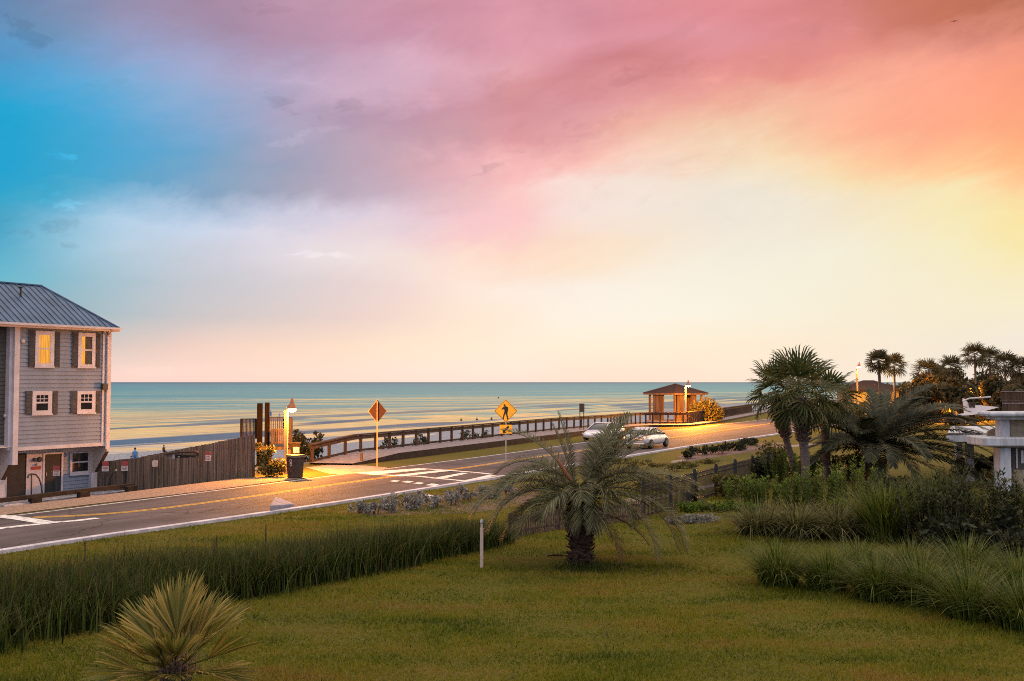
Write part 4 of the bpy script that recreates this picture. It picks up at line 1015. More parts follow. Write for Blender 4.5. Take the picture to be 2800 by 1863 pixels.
q = at(834, 1262, .0); a = MB(); a.prism([(-.14, .3), (.14, .3), (.14, .42), (-.14, .42)], .02, lambda x_, z_, t: (x_, t, z_)); a.box(-.02, .02, .021, .05, -.1, .38); o = a.build('marker_sign', M['sign_white']); o.location = q; tag(o, 'tiny white marker sign just right of the rubbish bin', 'sign')

def bush(name, label, cat, loc, blobs, n, size, mat, group=None, stems=5, aspect=1.8, shell=.5):
    g = thing(name, label, cat, loc, 0, group)
    V, F = leafcloud(n, blobs, size, aspect=aspect, shell=shell)
    V[:, 2] = np.maximum(V[:, 2], .01)
    npmesh('foliage', V, F, mat, g)
    a = MB()
    for k in range(stems):
        b = blobs[k % len(blobs)]; a.tube([(b[0] * .2 + rnd.uniform(-.08, .08), b[1] * .2, -.05), (b[0] * .6, b[1] * .6, b[2] * .5), (b[0] + rnd.uniform(-.2, .2) * b[3], b[1], b[2] + b[5] * .5)], [.03, .022, .008], 5)
    a.build('stem', M['bark'], g)
    return g
def randblobs(rx, ry, rz, n, br=.5, z0=None):
    out = []
    for k in range(n):
        a = rnd.uniform(0, 6.283); r = rnd.random() ** .5
        out.append((rx * r * math.cos(a) * .8, ry * r * math.sin(a) * .8, (z0 if z0 is not None else rz * .5) + rnd.uniform(-.3, .45) * rz, rx * br * rnd.uniform(.6, 1.1), ry * br * rnd.uniform(.6, 1.1), rz * .42 * rnd.uniform(.6, 1.1)))
    return out
q = at(733, 1308, 0); bush('shrub', 'leafy shrub lit yellow by the street lamp at the fence end', 'shrub', (q.x, q.y + .5, 0), [(0, 0, .45, .8, .5, .5), (-.35, .1, 1.0, .4, .35, .4), (.4, 0, .55, .5, .4, .45), (-.6, .1, 1.45, .25, .25, .3), (-.1, .2, 1.3, .3, .3, .3)], 1500, .09, M['l_bush'])
q = at(842, 1262, 0); bush('shrub', 'tall dark shrub at the start of the boardwalk rail', 'shrub', (q.x, q.y, -.1), [(0, 0, .7, .95, .7, .75), (-.55, 0, 1.4, .5, .4, .5), (.55, 0, 1.2, .4, .4, .45), (.75, 0, 1.6, .2, .2, .2), (.4, .1, 1.75, .18, .18, .15), (-.75, .2, 1.85, .2, .2, .2)], 1900, .10, M['l_dark'])

# ------------------------------------------------------------------ boardwalk
rail_pts = [(-11.5, 56.8), (-9.9, 60.3), (3.2, 87.8), (11.8, 104.2), (14.2, 107.2), (16.4, 107.6), (18.7, 107.2), (21.2, 113.0), (24.6, 121.5), (33, 142), (42, 165)]
RQ = resample(rail_pts, 160)
front_pts = [(-9.0, 56.4), (-7.7, 58.6), (1.1, 76.8), (9.0, 93.5), (14.3, 103.4), (17.0, 105.0), (18.9, 105.2), (23.0, 113.0), (26.4, 121.0), (34.6, 141), (43.5, 164)]
FQ = resample(front_pts, 160)
zdk = lambda y: float(np.interp(y, [55, 57, 61, 90, 103, 107, 122, 170], [.03, .12, .42, .42, .3, .22, .2, .2]))
bw_ = thing('boardwalk', 'long grey timber boardwalk running along the dune', 'boardwalk')
a = MB()
for i in range(len(RQ) - 1):
    z0, z1 = zdk(RQ[i][1]), zdk(RQ[i + 1][1])
    a.add([(*FQ[i], z0), (*FQ[i + 1], z1), (*RQ[i + 1], z1), (*RQ[i], z0)], [(0, 1, 2, 3)])
a.build('deck', M['deck'], bw_, fix=False)
a = MB()
for i in range(len(RQ) - 1):
    z0, z1 = zdk(RQ[i][1]) - .012, zdk(RQ[i + 1][1]) - .012
    for Q_ in (FQ, RQ): a.add([(*Q_[i], -1.2), (*Q_[i + 1], -1.2), (*Q_[i + 1], z1), (*Q_[i], z0)], [(0, 1, 2, 3)])
a.build('skirt', M['dark_wood'], bw_, fix=False)
rl = thing('boardwalk_railing', 'long brown timber railing with square posts along the boardwalk', 'railing')
hr = lambda y: float(np.interp(y, [56, 60, 100, 107, 170], [1.02, 1.06, 1.06, 1.2, 1.2]))
a = MB(); a2 = MB()
for i in range(len(RQ) - 1):
    p = Vector((*RQ[i], zdk(RQ[i][1]) + hr(RQ[i][1]))); q = Vector((*RQ[i + 1], zdk(RQ[i + 1][1]) + hr(RQ[i + 1][1])))
    d = (q - p).normalized() * .01
    a.bar(p - d, q + d, .28, .075); dz = Vector((0, 0, .17)); nz = Vector((RN.x, RN.y, 0)) * .02; a.bar(p - dz - d - nz, q - dz + d - nz, .05, .22)
    dz = Vector((0, 0, hr(p.y) - .10)); a2.bar(p - dz - d, q - dz + d, .05, .14)
a.build('top_rail', M['rail_wood'], rl, fix=False); a2.build('lower_rail', M['dark_wood'], rl, fix=False)
L_ = np.r_[0, np.cumsum(np.linalg.norm(np.diff(RQ, axis=0), axis=1))]
u = .25; k_ = 0
while u < L_[-1] - .3 and k_ < 98:
    x_, y_ = np.interp(u, L_, RQ[:, 0]), np.interp(u, L_, RQ[:, 1])
    a = MB(); z = zdk(y_); a.box(-.07, .07, -.07, .07, -1.0, z + hr(y_) - .035); o = a.build('post', M['rail_wood'], rl); o.location = (x_, y_, 0); o.rotation_euler = (0, 0, R(63))
    u += 1.65 if y_ < 100 else .85; k_ += 1
# sign board standing beyond the rail
q = Vector((atY(1591, 1120, 90).x, 90, 0)); sb = thing('sign_board', 'brown notice board on two legs rising above the boardwalk rail', 'sign board', (q.x, q.y, ground_h(q.x, q.y)))
zt = atY(1591, 1104, 90).z - sb.location.z; zb = atY(1591, 1127, 90).z - sb.location.z; w = 7 / FPX * 90
a = MB(); a.box(-w, w, -.03, .03, zb, zt); a.build('panel', M['wood'], sb)
for s_ in (-1, 1):
    a = MB(); a.box(s_ * w * .75 - .035, s_ * w * .75 + .035, .032, .09, -.2, zt - .05); a.build('leg', M['dark_wood'], sb)
# dune plants behind the rail
for px, py, w, lab in ((1063, 1226, .75, 'dark dune bush behind the railing left of the back facing sign'), (1145, 1214, .9, 'low dune tuft behind the rail beside a bare branch'), (1166, 1208, .5, 'small dark dune tuft behind the rail'), (1274, 1200, .7, 'sparse dune tuft behind the middle of the railing'), (1309, 1192, .8, 'rounded dune bush behind the rail left of the crossing sign'), (1331, 1190, .85, 'rounded dune bush behind the rail beside the crossing sign')):
    q = at(px, py, -.15); z = float(ground_h(q.x, q.y)); hh = 1.0 + .3 * (w > .8)
    bush('dune_bush', lab, 'bush', (q.x, q.y, z), randblobs(w * .8, w * .8, hh, 5, .55), 260, .11, M['l_dark'], 'dune bushes behind the boardwalk rail', 3)
q = at(1085, 1219, -.15); a = MB(); a.tube([(0, 0, -.3), (.25, 0, .3), (.38, 0, .8), (.36, 0, 1.25)], [.035, .03, .02, .008], 5); a.tube([(.25, 0, .3), (.55, 0, .52), (.9, .1, .62)], [.022, .015, .006], 5); o = a.build('bare_branch', M['bark']); o.location = (q.x, q.y, float(ground_h(q.x, q.y))); tag(o, 'bare forked branch standing in the sand behind the rail', 'branch')

# ------------------------------------------------------------------ pavilion
pv = thing('beach_pavilion', 'open beach pavilion with brown hip roof beyond the railing', 'pavilion', (19.6, 119.5, 0), R(34))
def loc(px, py): 
    q = atY(px, py, 119.5); return q.z
ez = 4.7 - 30 / FPX * 119; pz = 4.7 - 5 / FPX * 119
hw = 2.75
a = MB(); a.add([(-hw, -hw, ez), (hw, -hw, ez), (hw, hw, ez), (-hw, hw, ez), (0, 0, pz)], [(0, 1, 4), (1, 2, 4), (2, 3, 4), (3, 0, 4)]); a.add([(-hw, -hw, ez - .10), (hw, -hw, ez - .10), (hw, hw, ez - .10), (-hw, hw, ez - .10)], [(0, 3, 2, 1)])
for s_ in ((-1, -1), (1, -1), (1, 1), (-1, 1)): a.bar((s_[0] * hw, s_[1] * hw, ez + .03), (0, 0, pz + .03), .14, .05)
pr = a.build('roof', M['shingle'], pv)
a = MB(); e = hw - .03
for p, q in (((-e, -e), (e, -e)), ((e, -e), (e, e)), ((e, e), (-e, e)), ((-e, e), (-e, -e))): a.bar((*p, ez - .10), (*q, ez - .10), .05, .2)
a.build('fascia', M['wood'], pr)
i_ = 2.15
for sx_, sy_ in ((-1, -1), (1, -1), (1, 1), (-1, 1)):
    a = MB(); a.box(sx_ * i_ - .11, sx_ * i_ + .11, sy_ * i_ - .11, sy_ * i_ + .11, -1.5, ez - .2); a.build('post', M['wood'], pv)
for (x0, x1, y0, y1) in ((-1.75, -.75, -2.2, -2.1), (.45, 1.3, -2.2, -2.1), (2.1, 2.2, -.9, .6), (-2.2, -2.1, -.3, 1.6)):
    a = MB(); a.box(x0, x1, y0, y1, -.5, ez - .2); a.build('wall_panel', M['wood'], pv)
a = MB(); a.box(-i_ - .3, i_ + .3, -i_ - .3, i_ + .3, -.4, .12); a.build('floor', M['deck'], pv)
for x0, x1, y0, y1 in ((-2.05, 2.05, -2.16, -2.12), (2.12, 2.16, -2.05, 2.05)):
    a = MB(); a.box(x0, x1, y0, y1, .1, .95); a.build('half_wall', M['wood'], pv)
a = MB(); a.box(-.7, .7, -.4, .4, .85, .93); a.box(-.08, .08, -.08, .08, .12, .85); a.build('table', M['dark_wood'], pv)
q = Vector((22.4, 113.5, 0)); bush('shrub', 'round shrub lit orange beside the beach pavilion', 'shrub', (q.x, q.y + 2, -.3), [(-1.1, 0, 1.5, 1.0, .8, 1.3), (.3, .2, 2.0, 1.3, .9, 1.3), (1.3, 0, 1.3, 1.0, .8, 1.1), (-.3, -.3, 1.0, 1.6, .8, .9)], 3400, .17, M['l_bush'], stems=8)

# ------------------------------------------------------------------ road signs
def diamond(mb, cx, cz, r, y0, th):
    mb.prism([(cx, cz - r), (cx + r, cz), (cx, cz + r), (cx - r, cz)], th, lambda a_, b_, t: (a_, y0 + t, b_))
s1 = at(1031, 1279, 0)
g = thing('road_sign', 'diamond road sign seen from its brown back on a thin post', 'road sign', s1, R(6))
r_ = (1156 - 1094) / 2 / FPX * s1.y; zc = atY(1031, 1125, s1.y).z; w_ = 24.3 / FPX * s1.y
a = MB(); a.prism([(0, zc - r_), (w_, zc), (0, zc + r_), (-w_, zc)], .012, lambda x, z, t: (x, t, z)); p = a.build('sign_panel', M['sign_back'], g)
a = MB(); a.prism([(0, zc - r_ - .02), (w_ + .02, zc), (0, zc + r_ + .02), (-w_ - .02, zc)], .006, lambda x, z, t: (x, .0135 + t, z)); a.build('sign_face', M['sign_yellow'], p)
a = MB(); a.box(-.035, .035, -.045, -.003, -.1, zc + r_ * .9); a.build('post', M['lamp_metal'], g)
a = MB(); a.box(.012, .036, -.052, -.046, zc - r_ * .75, zc + r_ * .7); a.build('stiffener', M['sign_black'], g)
s2 = at(1383, 1279, 0)
g = thing('pedestrian_sign', 'yellow diamond pedestrian crossing sign with arrow plaque', 'road sign', s2, R(-3))
r_ = 32.2 / FPX * s2.y; zc = atY(1383, 1124, s2.y).z
a = MB(); diamond(a, 0, zc, r_, 0, .012); p = a.build('sign_panel', M['sign_yellow'], g)
a = MB()
for k in range(4):
    c4 = [(0, -1), (1, 0), (0, 1), (-1, 0)]
    (x0, z0), (x1, z1) = c4[k], c4[(k + 1) % 4]
    ro, ri = r_ * .955, r_ * .915
    a.add([(x0 * ro, -.0025, zc + z0 * ro), (x1 * ro, -.0025, zc + z1 * ro), (x1 * ri, -.0025, zc + z1 * ri), (x0 * ri, -.0025, zc + z0 * ri)], [(0, 1, 2, 3)])
a.build('border', M['sign_black'], p, fix=False)
# walking figure: head, body, arms, legs cut from one sheet
kx = lambda x: (x - 1857) / 4.285 / FPX * s2.y; kz = lambda y: zc - (y - 318) / 4.285 / FPX * s2.y
FIG = [[(1835, 268), (1858, 262), (1882, 275), (1885, 305), (1876, 335), (1876, 360), (1888, 415), (1874, 420), (1862, 372), (1855, 345), (1838, 380), (1832, 418), (1818, 416), (1828, 362), (1840, 330), (1842, 305), (1828, 296), (1812, 306), (1806, 298), (1824, 276)]]
a = MB()
for pl in FIG: a.prism([(kx(x), kz(y)) for x, y in pl], .004, lambda x, z, t: (x, -.005 + t, z))
ring(a, kx(1843), kz(252), .001, 12 / 4.285 / FPX * s2.y, lambda x, z: (x, -.005, z), 16)
a.build('pedestrian_symbol', M['sign_black'], p)
a = MB(); z0 = atY(1383, 1186, s2.y).z; z1 = atY(1383, 1162, s2.y).z; wp = 17 / FPX * s2.y; a.box(-wp, wp, 0, .012, z0, z1); pq = a.build('arrow_plaque', M['sign_yellow'], g)
A_ = [(-.14, -.17), (.02, -.17), (-.03, -.115), (.16, .10), (.10, .16), (-.09, -.06), (-.14, -.01)]
sc_ = (z1 - z0) / 2 / .2
a = MB(); a.prism([(x * sc_, (z0 + z1) / 2 + y * sc_) for x, y in A_], .004, lambda x, z, t: (x, -.005 + t, z)); a.build('arrow', M['sign_black'], pq)
a = MB(); a.box(-.035, .035, .014, .06, -.1, zc + r_ * .5); a.build('post', M['metal_grey'], g)

# ------------------------------------------------------------------ car
car = thing('car', 'silver sedan with red tail lights driving away along the road', 'car', (9.75, 72.0, .004), math.atan2(.86, .51))
def loft(secs, closed=True):
    mb = MB(); n = len(secs[0]); v = [p for s_ in secs for p in s_]; f = []
    for i in range(len(secs) - 1):
        for k in range(n):
            j = (k + 1) % n; f.append((i * n + k, i * n + j, (i + 1) * n + j, (i + 1) * n + k))
    f.append(tuple(range(n))[::-1]); f.append(tuple(range((len(secs) - 1) * n, len(secs) * n)))
    return mb.add(v, f)
st = [(-2.36, .70, .42, .86), (-2.28, .82, .30, .96), (-1.9, .88, .24, 1.0), (-1.3, .905, .22, .985), (-.4, .915, .20, .97), (.5, .915, .20, .95), (1.1, .905, .20, .93), (1.6, .88, .22, .84), (2.05, .82, .25, .74), (2.28, .70, .30, .64), (2.36, .56, .36, .56)]
secs = []
for x, w, zb, zt in st:
    h = [(w * .82, zb), (w * .97, zb + .12), (w, zb + (zt - zb) * .45), (w * .985, zb + (zt - zb) * .72), (w * .93, zt - .03), (w * .8, zt), (w * .3, zt + .025)]
    secs.append([(x, y, z) for y, z in h] + [(x, -y, z) for y, z in h[::-1]])
body = loft(secs).build('body', M['car'], car, True)
sub = body.modifiers.new('sub', 'SUBSURF'); sub.levels = 1; sub.render_levels = 1
gs = [(-1.72, .72, .98, 1.0), (-1.15, .66, .96, 1.30), (-.55, .64, .96, 1.415), (.0, .64, .96, 1.42), (.45, .65, .95, 1.36), (1.25, .70, .93, .95)]
secs = []
for x, w, zb, zt in gs:
    h = [(w + .14 if zt - zb > .1 else w + .05, zb - .05), (w + .02 + .06 * (zt - zb > .1), zb + (zt - zb) * .5), (w - .06, zt - .015), (w * .4, zt + .01)]
    secs.append([(x, y, z) for y, z in h] + [(x, -y, z) for y, z in h[::-1]])
loft(secs).build('window_glass', M['car_glass'], car, True)
a = MB()
rs_ = [(-1.2, 1.285), (-.9, 1.36), (-.55, 1.428), (0, 1.434), (.42, 1.38)]
for i in range(len(rs_) - 1):
    (xa, za), (xb, zb) = rs_[i], rs_[i + 1]
    a.add([(xa, -.62, za), (xb, -.62, zb), (xb, -.25, zb + .02), (xa, -.25, za + .02), (xb, .25, zb + .02), (xa, .25, za + .02), (xb, .62, zb), (xa, .62, za)], [(0, 1, 2, 3), (3, 2, 4, 5), (5, 4, 6, 7)])
for s_ in (-1, 1):
    a.tube([(-1.95, s_ * .80, .99), (-1.2, s_ * .665, 1.29), (-.55, s_ * .635, 1.42), (0, s_ * .635, 1.425), (.42, s_ * .645, 1.37), (1.28, s_ * .77, .95)], [.07, .055, .035, .03, .035, .045], 6)
    a.tube([(-.35, s_ * .80, .97), (-.35, s_ * .66, 1.40)], .035, 6)
a.build('roof', M['car'], car, True)
for x, y in ((1.42, -.80), (1.42, .80), (-1.38, -.80), (-1.38, .80)):
    w = MB(); w.lathe([(.20, -.11), (.315, -.11), (.335, -.07), (.335, .07), (.315, .11), (.20, .11)], 24); o = w.build('wheel', M['tyre'], car, True); o.location = (x, y * 1.04, .335); o.rotation_euler = (R(90), 0, 0)
    w = MB(); w.lathe([(.205, -.10), (.205, .10)], 20); 
    for k in range(5):
        t_ = k * 2 * math.pi / 5; w.bar((0, 0, .112), (.19 * math.cos(t_), .19 * math.sin(t_), .108), .06, .02)
        w.bar((0, 0, -.112), (.19 * math.cos(t_), .19 * math.sin(t_), -.108), .06, .02)
    w.build('rim', M['rim'], o)
for s_ in (-1, 1):
    a = MB(); a.prism([(.48, .70), (.80, .74), (.82, .88), (.50, .90)], .12, lambda y, z, t: (-2.27 - .08 * t * 8 * (1 - abs(y)), s_ * y, z)); a.build('tail_light', M['tail'], car)
    a = MB(); a.prism([(.50, .56), (.78, .60), (.76, .70), (.5, .66)], .1, lambda y, z, t: (2.22 + t * .8, s_ * y, z)); a.build('headlight', M['headlamp'], car)
    a = MB(); a.ball((.72, s_ * 1.0, 1.0), .10, 10, .7); a.bar((.72, s_ * .86, .97), (.72, s_ * .96, .99), .05, .04); a.build('mirror', M['cloth_dark'], car, True)
    a = MB(); a.box(-.9, -.74, s_ * .915 - .012, s_ * .915 + .012, .80, .83); a.box(.2, .36, s_ * .92 - .012, s_ * .92 + .012, .80, .83); a.build('handle', M['car'], car)
a = MB(); a.box(-2.37, -2.34, -.26, .26, .52, .64); a.build('number_plate', M['sign_white'], car)
a = MB(); a.box(-2.38, -2.25, -.75, .75, .32, .42); bevel(a.build('bumper', M['car'], car), .03)

car2 = copy_tree(car); car2.location = (7.35, 80.3, .004); car2.rotation_euler = (0, 0, math.atan2(.86, .51) + math.pi)
car2['label'] = 'pale sedan coming the other way, half hidden behind the feathery palm'
car['group'] = car2['group'] = 'cars on the road'

# ------------------------------------------------------------------ people, far off
def person(label, loc_, H, rz, top, bottom, pose='stand', hairmat='hair', group=None):
    k = H / 1.72
    J = [(0, 0, .92), (0, 0, 1.12), (0, 0, 1.36), (0, .01, 1.50), (0, -.01, 1.60), (0, -.01, 1.70)]
    E_ = [(0, 1), (1, 2), (2, 3), (3, 4), (4, 5)]; Rr_ = [(.15, .11), (.13, .10), (.15, .10), (.055, .055), (.085, .095), (.07, .08)]
    def limb(root, pts, rad):
        b = root
        for p, r in zip(pts, rad):
            J.append(p); Rr_.append((r, r)); E_.append((b, len(J) - 1)); b = len(J) - 1
    for s_ in (-1, 1):
        sw = .07 * s_
        if pose == 'stand':
            limb(0, [(s_ * .10, 0, .86), (s_ * .11, -sw, .48), (s_ * .11, -sw * .4, .09), (s_ * .12, -.14 - sw * .4, .03)], [.085, .056, .04, .032])
        else:
            limb(0, [(s_ * .10, -.05, .88), (s_ * .13, -.42, .86), (s_ * .13, -.44, .47), (s_ * .13, -.58, .44)], [.085, .06, .042, .034])
        limb(2, [(s_ * .19, 0, 1.38), (s_ * .24, .02, 1.12), (s_ * .23, -.12, .90), (s_ * .23, -.19, .82)], [.05, .04, .032, .03])
    if pose == 'sit': J = [(x, y, z - .42) for x, y, z in J]
    me = bpy.data.meshes.new('person'); me.from_pydata([(x * k, y * k, z * k) for x, y, z in J], E_, [])
    o = bpy.data.objects.new('person', me); link(o); o.location = loc_; o.rotation_euler = (0, 0, rz)
    m_ = o.modifiers.new('skin', 'SKIN')
    for i, r in enumerate(Rr_): me.skin_vertices[0].data[i].radius = (r[0] * k, r[1] * k)
    me.skin_vertices[0].data[0].use_root = True
    o.modifiers.new('sub', 'SUBSURF').render_levels = 1
    me.materials.append(M['skin'])
    dz = -.42 if pose == 'sit' else 0
    a = MB(); a.lathe([(.165 * k, (.88 + dz) * k), (.155 * k, (1.1 + dz) * k), (.20 * k, (1.34 + dz) * k), (.17 * k, (1.42 + dz) * k), (.07 * k, (1.47 + dz) * k)], 12); a.build('shirt', M[top], o, True)
    if bottom == 'skirt':
        a = MB(); a.lathe([(.38 * k, .04 * k), (.30 * k, .4 * k), (.17 * k, .93 * k)], 14); a.build('skirt', M['cloth_pale'], o, True)
    elif pose == 'stand':
        for s_ in (-1, 1):
            a = MB(); a.tube([(s_ * .10 * k, 0, .92 * k), (s_ * .11 * k, -.03 * s_ * k, .5 * k)], [.115 * k, .085 * k], 10); a.build('shorts', M[bottom], o, True)
    else:
        for s_ in (-1, 1):
            a = MB(); a.tube([(s_ * .10 * k, -.02 * k, .46 * k), (s_ * .13 * k, -.36 * k, .44 * k)], [.11 * k, .085 * k], 10); a.build('shorts', M[bottom], o, True)
    a = MB(); a.ball((0, .02 * k, (1.655 + dz) * k), .105 * k, 12, .95); a.build('hair', M[hairmat], o, True)
    return tag(o, label, 'person', group)
q = atY(369, 1254, 92); person('person in a blue top standing on the beach beyond the fence', (q.x, 92, float(ground_h(q.x, 92))), 1.75, R(200), 'cloth_blue', 'cloth_blue')
q = atY(359, 1254, 93); person('person in dark clothes bending low beside the blue clad one', (q.x, 93, float(ground_h(q.x, 93))), 1.3, R(120), 'cloth_dark', 'cloth_dark', 'sit')
q = at(448, 1240, -3.3); person('person in dark clothes sitting at the water edge above the fence', (q.x, q.y, float(ground_h(q.x, q.y))), 1.5, R(150), 'cloth_dark', 'cloth_dark', 'sit')
q = at(740, 1141, -3.5); person('person in blue wading in the sea right of the pilings', (q.x, q.y, -3.75), 1.8, R(30), 'cloth_blue', 'cloth_blue')
q = at(764, 1139, -3.5); person('person in pale clothes far out in the sea left of the lamp', (q.x, q.y, -4.5), 1.7, R(-30), 'cloth_pale', 'cloth_blue')
q = at(1261, 1149, -3.5); person('swimmer with only head and shoulders above the water, leftmost of three', (q.x, q.y, -4.75), 1.7, 0, 'cloth_dark', 'cloth_dark', group='swimmers off the beach')
q = at(1304, 1147, -3.5); person('swimmer with head above the water, middle one of three', (q.x, q.y, -4.78), 1.7, 0, 'cloth_dark', 'cloth_dark', group='swimmers off the beach')
q = at(1344, 1146, -3.5); person('swimmer with head above the water just left of the crossing sign', (q.x, q.y, -4.75), 1.7, 0, 'cloth_dark', 'cloth_dark', group='swimmers off the beach')
q = at(1363, 1089, -3.5); a = MB(); a.ball((0, 0, 0), .45, 12); a.tube([(0, 0, .3), (0, 0, .7)], .06); o = a.build('buoy', M['sign_black'], None, True); o.location = (q.x, q.y, -3.4); tag(o, 'small dark buoy far out above the crossing sign', 'buoy')

# bird
q = atY(2609, 59, 140); g = thing('bird', 'small dark bird gliding in the upper right sky', 'bird', q, R(-30))
def bird_mesh():
    a = MB(); a.lathe([(.004, -.28), (.035, -.22), (.06, -.08), (.055, .08), (.04, .17), (.035, .21), (.012, .28)], 10)
    a.v = [(y, z, x) if False else (x, z, y) for x, y, z in a.v]
    return a
b_ = bird_mesh().build('body', M['cloth_dark'], g, True)
for s_ in (-1, 1):
    a = MB(); a.prism([(s_ * .04, .10), (s_ * .25, .16), (s_ * .52, .02), (s_ * .26, -.02), (s_ * .05, -.07)], .012, lambda x, y, t: (x, y, .03 + t + .30 * abs(x) * (1 - abs(x) * .9))); a.build('wing', M['cloth_dark'], g)
a = MB(); a.prism([(-.03, -.2), (.03, -.2), (.09, -.42), (0, -.36), (-.09, -.42)], .01, lambda x, y, t: (x, y, t)); a.build('tail', M['cloth_dark'], g)

# ------------------------------------------------------------------ lawn furniture of the verge
q0 = [at(738, 1406, 0), at(805, 1390, 0), at(790, 1384, 0), at(752, 1381, 0)]
a = MB(); a.add([(p.x, p.y, .0) for p in q0] + [(q0[0].x, q0[0].y, .30), (q0[1].x, q0[1].y, .16), (q0[2].x, q0[2].y, .18), (q0[3].x, q0[3].y, .32)], [(4, 5, 6, 7), (0, 1, 5, 4), (1, 2, 6, 5), (2, 3, 7, 6), (3, 0, 4, 7)])
tag(bevel(a.build('drain_inlet', M['inlet']), .03), 'grey concrete drain inlet block on the kerb of the lawn', 'drain inlet')
q = at(1160, 1362, 0); a = MB(); a.box(-.35, .35, -.3, .3, -.05, .10); o = bevel(a.build('utility_cover', M['kerb']), .03); o.location = (q.x, q.y, 0); o.rotation_euler = (0, 0, .5); tag(o, 'flat pale utility cover at the edge of the mulch bed', 'utility cover')
q = at(1317, 1553, 0); g = thing('marker_post', 'weathered white post standing alone on the lawn before the reeds', 'post', q)
H_ = atY(1317, 1420, q.y).z
a = MB(); a.box(-.042, .042, -.042, .042, -.1, H_ * .82); a.box(-.03, .03, -.03, .03, H_ * .82, H_ * .9); bevel(a.build('shaft', M['sign_pale'], g), .008)
a = MB(); a.lathe([(.03, 0), (.042, .03), (.044, .07), (.03, .11), (.01, .125)], 12, (0, 0, H_ * .9)); a.build('cap', M['stucco'], g, True)

# black metal fence
mf = thing('metal_fence', 'black metal picket fence behind the garden shrubs', 'fence')
base = Vector((7.1, 38.9, 0)); stp = Vector((1.31, 2.32, 0)); P = [base + stp * k for k in range(-2, 6)]
a = MB(); pk = MB()
for i in range(len(P) - 1):
    p, q = P[i], P[i + 1]
    for z in (.15, .98, 1.14): a.bar(p + Vector((0, 0, z)), q + Vector((0, 0, z)), .035, .045)
    for k in range(1, 21):
        u_ = p.lerp(q, k / 21); pk.box(u_.x - .013, u_.x + .013, u_.y - .013, u_.y + .013, .05, 1.2)
a.build('rail', M['metal_black'], mf); pk.build('pickets', M['metal_black'], mf)
for p in P:
    a = MB(); a.box(-.06, .06, -.06, .06, -.1, 1.30); a.lathe([(.05, 0), (.055, .03), (.01, .08)], 8, (0, 0, 1.30)); o = a.build('post', M['metal_black'], mf); o.location = p
# low picket fence by the feather palm
pf = thing('picket_fence', 'low weathered wooden picket fence behind the feathery palm trunk', 'fence')
pp = [Vector((-.05, 30.2, 0)), Vector((1.5, 31.9, 0)), Vector((4.6, 34.3, 0))]
a = MB(); b2 = MB()
for i in range(2):
    p, q = pp[i], pp[i + 1]; n = int((q - p).length / .105)
    for z in (.18, .52): b2.bar(p + Vector((0, .03, z)), q + Vector((0, .03, z)), .03, .07)
    for k in range(n):
        u_ = p.lerp(q, (k + .5) / n); h = .70 + rnd.uniform(-.04, .03)
        a.prism([(-.029, -.05), (.029, -.05), (.029, h - .04), (0, h), (-.029, h - .04)], .018, lambda x, z, t: (u_.x + x, u_.y - .01 + t - .02, z))
a.build('pickets', M['boots_tan'], pf); b2.build('rail', M['wood'], pf)
for p in pp[:2]:
    c_ = MB(); c_.box(-.06, .06, .06, .16, -.1, .74); o = c_.build('post', M['wood'], pf); o.location = p

# ------------------------------------------------------------------ pool house at the right edge
ph = thing('pool_house', 'white stucco pool house with heavy cornice at the right edge', 'building', (0, 0, 0))
YP = 42.0
def bx(mat, name, px0, px1, y0, y1, Ya, depth, parent=ph, xr=None, bev=.02):
    p = atY(px0, y0, Ya); q_ = atY(px1, y1, Ya); x1 = q_.x if xr is None else xr
    a = MB(); a.box(p.x, x1, Ya, Ya + depth, q_.z, p.z); return bevel(a.build(name, mat, parent), bev)
XR = 29.0
bx(M['stucco'], 'column', 2733, 2767, 1226, 1345, YP, .55)
o = bx(M['stucco'], 'ledge', 2690, 2800, 1197, 1221, YP - .35, 1.6, xr=XR, bev=.05)
bx(M['stucco'], 'ledge', 2712, 2800, 1213, 1224, YP - .1, 1.1, xr=XR)
bx(M['stucco'], 'upper_column', 2736, 2762, 1148, 1198, YP, .5)
bx(M['stucco'], 'cornice', 2709, 2800, 1127, 1140, YP - .45, 1.3, xr=XR, bev=.09)
bx(M['stucco'], 'cornice', 2722, 2800, 1139, 1148, YP - .2, .9, xr=XR)
bx(M['stone'], 'upper_wall', 2762, 2800, 1147, 1198, YP + .35, .4, xr=XR)
bx(M['siding2'], 'lower_wall', 2767, 2800, 1222, 1285, YP + .4, .4, xr=XR)
bx(M['stone'], 'base_wall', 2772, 2800, 1285, 1345, YP + .3, .5, xr=XR)
bx(M['white'], 'panel', 2778, 2784, 1226, 1282, YP + .33, .06)
bx(M['white'], 'panel', 2792, 2800, 1232, 1268, YP + .33, .06)
p = atY(2700, 1190, YP + 1.0); a = MB(); pts = [(0, 0)]
wv_ = atY(2736, 1190, YP + 1).x - p.x; hv_ = 36 / FPX * (YP + 1)
pts = [(wv_, 0), (wv_, hv_)] + [(wv_ * (1 - math.cos(R(t_))) * 1.0 if False else wv_ - wv_ * math.sin(R(t_)), hv_ * (.55 + .45 * math.cos(R(t_)))) for t_ in range(15, 91, 15)] + [(0, 0)]
a.prism(pts, .12, lambda x, z, t: (p.x + x, p.y + t, p.z - .25 + z)); a.build('arched_panel', M['stone'], ph)
